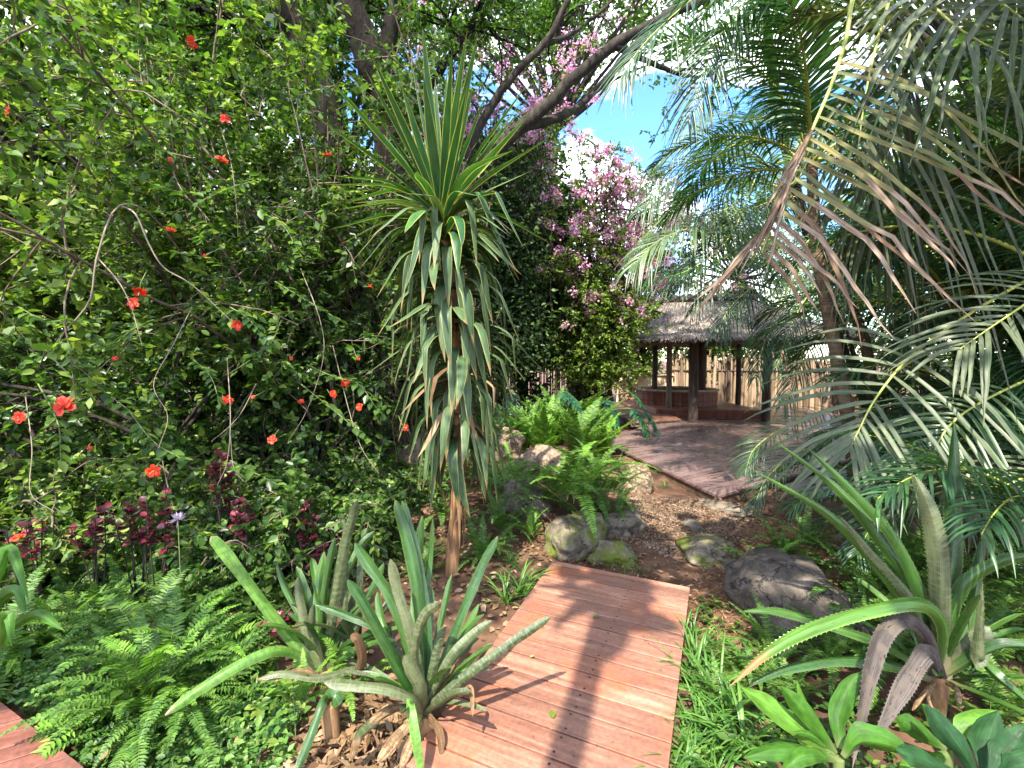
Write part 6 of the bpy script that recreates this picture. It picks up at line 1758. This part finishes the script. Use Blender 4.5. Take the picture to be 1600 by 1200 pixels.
litter("leaf_litter", "dry leaf litter around the yucca and boulders", [(430, 900), (560, 700), (800, 680), (860, 780), (860, 880), (800, 980), (700, 1060), (640, 1215), (430, 1215)], 3200, .055, M["dead"], 102)
litter("leaf_litter", "fine straw litter on the shaded earth", [(1080, 930), (1190, 830), (1330, 830), (1180, 1010), (1090, 1010)], 2600, .06, M["fibre"], 103, (LEAF_NA[0] * np.array([.35, 1.2, 1]), LEAF_NA[1], []))
litter("leaf_litter", "broken pale dry bromeliad leaves on the earth below the bromeliads", [(470, 1110), (560, 1090), (650, 1140), (640, 1230), (450, 1230)], 420, .085, M["dead"], 104, (LEAF_NA[0] * np.array([1.1, 1, 1]), LEAF_NA[1], []), .03)
litter("leaf_litter", "dry leaves fallen over the far bank", [(400, 790), (420, 700), (960, 690), (960, 640), (600, 660), (300, 690)], 2500, .07, M["dead"], 105)
litter("leaf_litter", "brown dead fern bits and leaves between the ferns", [(-80, 790), (560, 790), (500, 900), (430, 1010), (470, 1200), (190, 1215), (-80, 1060)], 1500, .07, M["dead"], 106, LEAF_NA, .05)
def deck_bits(label, poly, n, size, mat, seed):
    rng = np.random.RandomState(seed)
    P = np.array(poly); w = rng.dirichlet([1, 1, 1, 1], n * 1)
    p = np.column_stack([w @ P[[0, 1, 2, 3]], np.full(n, .006)])
    d_ = rdir(rng, n) * [1, 1, .1]
    mb = MB(); leaves(mb, p, d_, rdir(rng, n) * .2 + [0, 0, 1], size * rng.uniform(.3, 1.5, n), LEAF_NA)
    return tag(mb.build("deck_litter", mat), label, "litter", None, "stuff")
deck_bits("crumbs and tiny dry leaf bits on the boardwalk", [tuple(q) for q in bw_poly], 260, .014, M["dead"], 110)
deck_bits("dry leaf bits scattered over the viewing deck", [(2.6, 5.8), (6.5, 8.4), (6.2, 12), (2.3, 9.4)], 220, .05, M["dead"], 111)
rng = np.random.RandomState(107)
p = scatter(rng, 5200, [(930, 830), (985, 775), (1120, 785), (1190, 790), (1150, 850), (1060, 880), (1010, 860)])
s = rng.uniform(.006, .017, len(p))
o8 = np.array([(1, 0, 0), (-1, 0, 0), (0, 1, 0), (0, -1, 0), (0, 0, 1), (0, 0, -1)], float)
V = p[:, None] + s[:, None, None] * (o8[None] * rng.uniform(.6, 1.3, (len(p), 6, 1))) + [0, 0, .008]
f8 = np.array([(0, 2, 4), (2, 1, 4), (1, 3, 4), (3, 0, 4), (2, 0, 5), (1, 2, 5), (3, 1, 5), (0, 3, 5)])
mb = MB(); mb.add(V.reshape(-1, 3), None, (np.arange(len(p)) * 6)[:, None, None] + f8[None]); tag(mb.build("gravel", M["gravel"], None, False), "loose brown gravel chips on the path beyond the boardwalk", "gravel", None, "stuff")

rocks = [o for o in C.objects if o.get("category") == "rock"]
rng = np.random.RandomState(109)
mb = MB()
for o in rocks:                                        # soil crumbs and leaves heaped against the stones
    n = int(60 + 500 * o.dimensions.x * o.dimensions.y)
    a = rng.uniform(0, 6.28, n)
    q = np.column_stack([o.location.x + np.cos(a) * o.dimensions.x * .5 * rng.uniform(.75, 1.25, n), o.location.y + np.sin(a) * o.dimensions.y * .5 * rng.uniform(.75, 1.25, n)])
    q = np.column_stack([q, ground_h(q[:, 0], q[:, 1]) + rng.uniform(.01, .05, n)])
    leaves(mb, q, rdir(rng, n) * [1, 1, .3], rdir(rng, n) * .5 + [0, 0, 1], .045 * rng.uniform(.3, 1.4, n), LEAF_NA)
tag(mb.build("leaf_litter", M["dead"]), "dry leaves and twigs heaped around the stones", "litter", None, "stuff")
# single leaves lying on the boardwalk and decks
def fallen(label, px, py, L, mat, ang, h=0.004, z=0.0):
    y = (CAMZ - z) / math.tan(math.atan((py - 600) / FPX) + PITCH)
    p = A_(px, py, y)
    mb = MB(); leaves(mb, [[p[0], p[1], z + .012]], [[math.cos(ang), math.sin(ang), .03]], [[.1, 0, 1]], L, LEAF_OV)
    return tag(mb.build("fallen_leaf", mat, None, True, (p[0], p[1], z + h)), label, "leaf")
fallen("small green leaf lying near the middle of the boardwalk", 926, 966, .05, M["broad"], .1)
fallen("yellow-green leaf lying in the trunk's shadow on the boardwalk", 864, 1126, .055, M["lime"], 1.6)
fallen("tiny yellow petal lying on the sunlit boardwalk", 828, 1030, .03, M["yuccaedge"], .5)
fallen("blue-green flat leaf lying on the far deck's notch", 1190, 742, .10, M["monstera"], .4)
fallen("dry curled leaf on the viewing deck before the front post", 1075, 690, .12, M["dead"], .6)
fallen("second dry leaf on the viewing deck near the palm fronds", 1165, 698, .10, M["dead"], 2.2)

# ------------------------------------------------------------------ trees that shade the place and close the view
def canopy(name, label, base, top, crown_c, crown_r, n, leafm, seed, size=.12, trunk_r=.12, clumps=26, per=None, cr_=.75, tmpl=LEAF_DI):
    rng = np.random.RandomState(seed)
    t = thing(name, label, "tree", tuple(base))
    base, top = np.array(base, float), np.array(top, float)
    mb = MB()
    P = catmull([base, base * .66 + top * .34 + rng.normal(0, .04, 3), base * .33 + top * .67 + rng.normal(0, .04, 3), top], 30)
    tubes(mb, P, np.linspace(trunk_r, trunk_r * .6, 30)[None], 12)
    cc, _ = surround(rng, crown_c, crown_r, clumps, .25)
    for k in range(clumps):
        tubes(mb, catmull([top, (top + cc[k]) / 2 + rng.normal(0, .15, 3) + [0, 0, .2], cc[k]], 10), np.linspace(trunk_r * .32, .012, 10)[None], 6, cap=False)
    mb.build("trunk", M["barkgrey"], t)
    ii = rng.randint(0, clumps, n)
    p = cc[ii] + rdir(rng, n) * (rng.random(n) ** .5 * cr_)[:, None] * [1, 1, .6] * (0.6 + .7 * (ii % 5) / 5)[:, None]
    d = rdir(rng, n) * [1, 1, .6] + [0, 0, -.2]
    mb = MB(); leaves(mb, p, d, rdir(rng, n) * .8 + [0, 0, .8], size * rng.uniform(.6, 1.3, n), tmpl)
    mb.build("crown", leafm, t)
    return t
canopy("slim_tree", "slim tall tree whose trunk throws its shadow down the boardwalk", (-1.02, -1.65, -.12), (-.98, -1.6, 7.9), (-.3, -1.2, 7.2), (1.6, 1.4, .6), 470, M["canopy"], 201, .30, .10, 18, cr_=.36, tmpl=LEAF_OV)
canopy("shade_tree", "broad dark tree shading the palms on the right", (5.6, -1.2, -.12), (5.0, -.6, 5.6), (4.1, .3, 7.2), (3.0, 2.6, 1.2), 15000, M["canopy"], 202, .15, .2, 34, cr_=.95)
canopy("shade_tree", "light tree overhanging the fern bed from behind the path", (-4.5, -2.2, -.12), (-4.0, -1.6, 5.2), (-3.0, -.9, 6.6), (2.2, 1.8, .9), 1300, M["canopy"], 203, .12, .15, 16, cr_=.55)
canopy("shade_tree", "tree overhanging the viewing deck and gazebo from the right", (9.2, 7.5, -.12), (7.6, 8.0, 6.2), (6.6, 8.2, 8.2), (2.8, 2.2, 1.0), 1700, M["canopy"], 204, .14, .2, 24, cr_=.6)

for (lab, x, y, h, r, n, m, sd) in (
    ("tall dense tree wall behind the hibiscus and the leaning trunk", -3.2, 8.9, 9.6, (2.2, 1.3), 15000, "canopy", 401),
    ("tall dense tree behind the evergreen shrub, upper part pale against the sky", -6.2, 8.6, 9.4, (2.2, 1.4), 14000, "canopy", 402),
    ("yellowish tall tree at the far left behind the sunlit shrub", -9.3, 8.0, 9.5, (2.2, 1.5), 14000, "lime", 403),
    ("leafy lime tree top leaning in at the upper left corner", -6.6, 6.3, 9.0, (1.7, 1.2), 9000, "lime", 413),
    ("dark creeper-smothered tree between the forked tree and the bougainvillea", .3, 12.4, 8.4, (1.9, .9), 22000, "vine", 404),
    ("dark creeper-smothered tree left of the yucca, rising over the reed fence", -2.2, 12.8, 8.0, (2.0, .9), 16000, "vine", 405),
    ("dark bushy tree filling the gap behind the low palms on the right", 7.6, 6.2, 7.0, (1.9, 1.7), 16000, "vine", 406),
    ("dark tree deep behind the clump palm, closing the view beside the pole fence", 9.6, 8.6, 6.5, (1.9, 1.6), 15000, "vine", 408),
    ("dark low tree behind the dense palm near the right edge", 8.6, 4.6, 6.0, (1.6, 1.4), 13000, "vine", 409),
    ("leafy tree standing behind the gazebo, filling the gaps between the palm fronds", 8.2, 17.4, 9.0, (3.2, 1.3), 14000, "back", 421),
    ("tall leafy tree at the pole fence behind the slim palm", 11.6, 14.2, 9.5, (2.8, 1.4), 15000, "back", 422),
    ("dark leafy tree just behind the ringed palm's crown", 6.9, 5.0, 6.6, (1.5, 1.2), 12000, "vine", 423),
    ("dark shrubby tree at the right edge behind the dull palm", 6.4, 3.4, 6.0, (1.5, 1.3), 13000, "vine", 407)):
    canopy("dense_tree", lab, (x, y, -.15), (x + .1, y, h * .5), (x, y, h * .5), (r[0], r[1], h * .48), n, M[m], sd, .15, .16, 60, cr_=.9)
canopy("overhanging_tree", "tree crown closing the sky above the spreading tree's limbs", (-.6, 14.8, -.15), (1.2, 13.6, 8.0), (1.6, 13.2, 11.2), (4.6, 1.8, 2.0), 17000, M["canopy"], 411, .15, .2, 46, cr_=.95)
canopy("overhanging_tree", "tree crown high above the hibiscus at the upper left", (-8.5, 11.5, -.15), (-7, 11, 7.0), (-6.0, 10.6, 9.6), (4.6, 1.6, 2.2), 13000, M["canopy"], 412, .15, .2, 40, cr_=.95)
bk = np.random.RandomState(303)
kinds = [("background_tree", "sunlit tree beyond the garden behind the hibiscus"), ]
spec = []
for i, (x, y, h, r, m) in enumerate([(-14, 14, 5.5, 3.2, "lime"), (-10, 17, 5.0, 3.2, "back"), (-6, 19, 4.2, 2.8, "back"), (-2, 19, 4.6, 3.0, "back"), (2.5, 19.5, 5.0, 3.0, "lime"), (6.5, 20, 4.4, 2.8, "lime"), (10.5, 19.5, 5.0, 3.2, "lime"), (15, 17, 6.5, 3.6, "back"), (13, 10, 7.5, 3.4, "back"), (10.5, 4.5, 7, 3.2, "back"), (-17, 9, 6.5, 3.6, "back"), (-12, 4.5, 5.5, 3.0, "lime"), (-9, 10.5, 4.5, 2.4, "lime"), (3.8, 17.9, 2.6, 1.3, "lime"), (7.5, 18.2, 2.8, 1.6, "lime")]):
    lab = ["broad yellow-green tree at the far left end of the sandy path", "rounded tree behind the sandy path", "low tree behind the hibiscus, seen through its gaps", "mid green tree beyond the reed fence behind the yucca", "sunlit tree beyond the reed fence's end", "bright tree right behind the gazebo roof", "bright tree above the pole fence", "tall tree behind the palms at the far right", "dark tree behind the clump palm", "dark tree behind the dense palm at the right edge", "tall tree at the left edge beyond the path", "yellow-green tree close to the left edge", "small lime tree on the near side of the sandy path", "sunlit shrub behind the plaster wall", "sunlit shrub above the middle of the pole fence"][i]
    canopy("garden_tree", lab, (x, y, -.15), (x + bk.normal(0, .3), y, h * .55), (x, y, h * .58), (r, r * .8, h * .42), 5200 if h > 3 else 3800, M[m], 310 + i, .19 if h > 3 else .12, .14, 26, cr_=1.15 if h > 3 else .6)
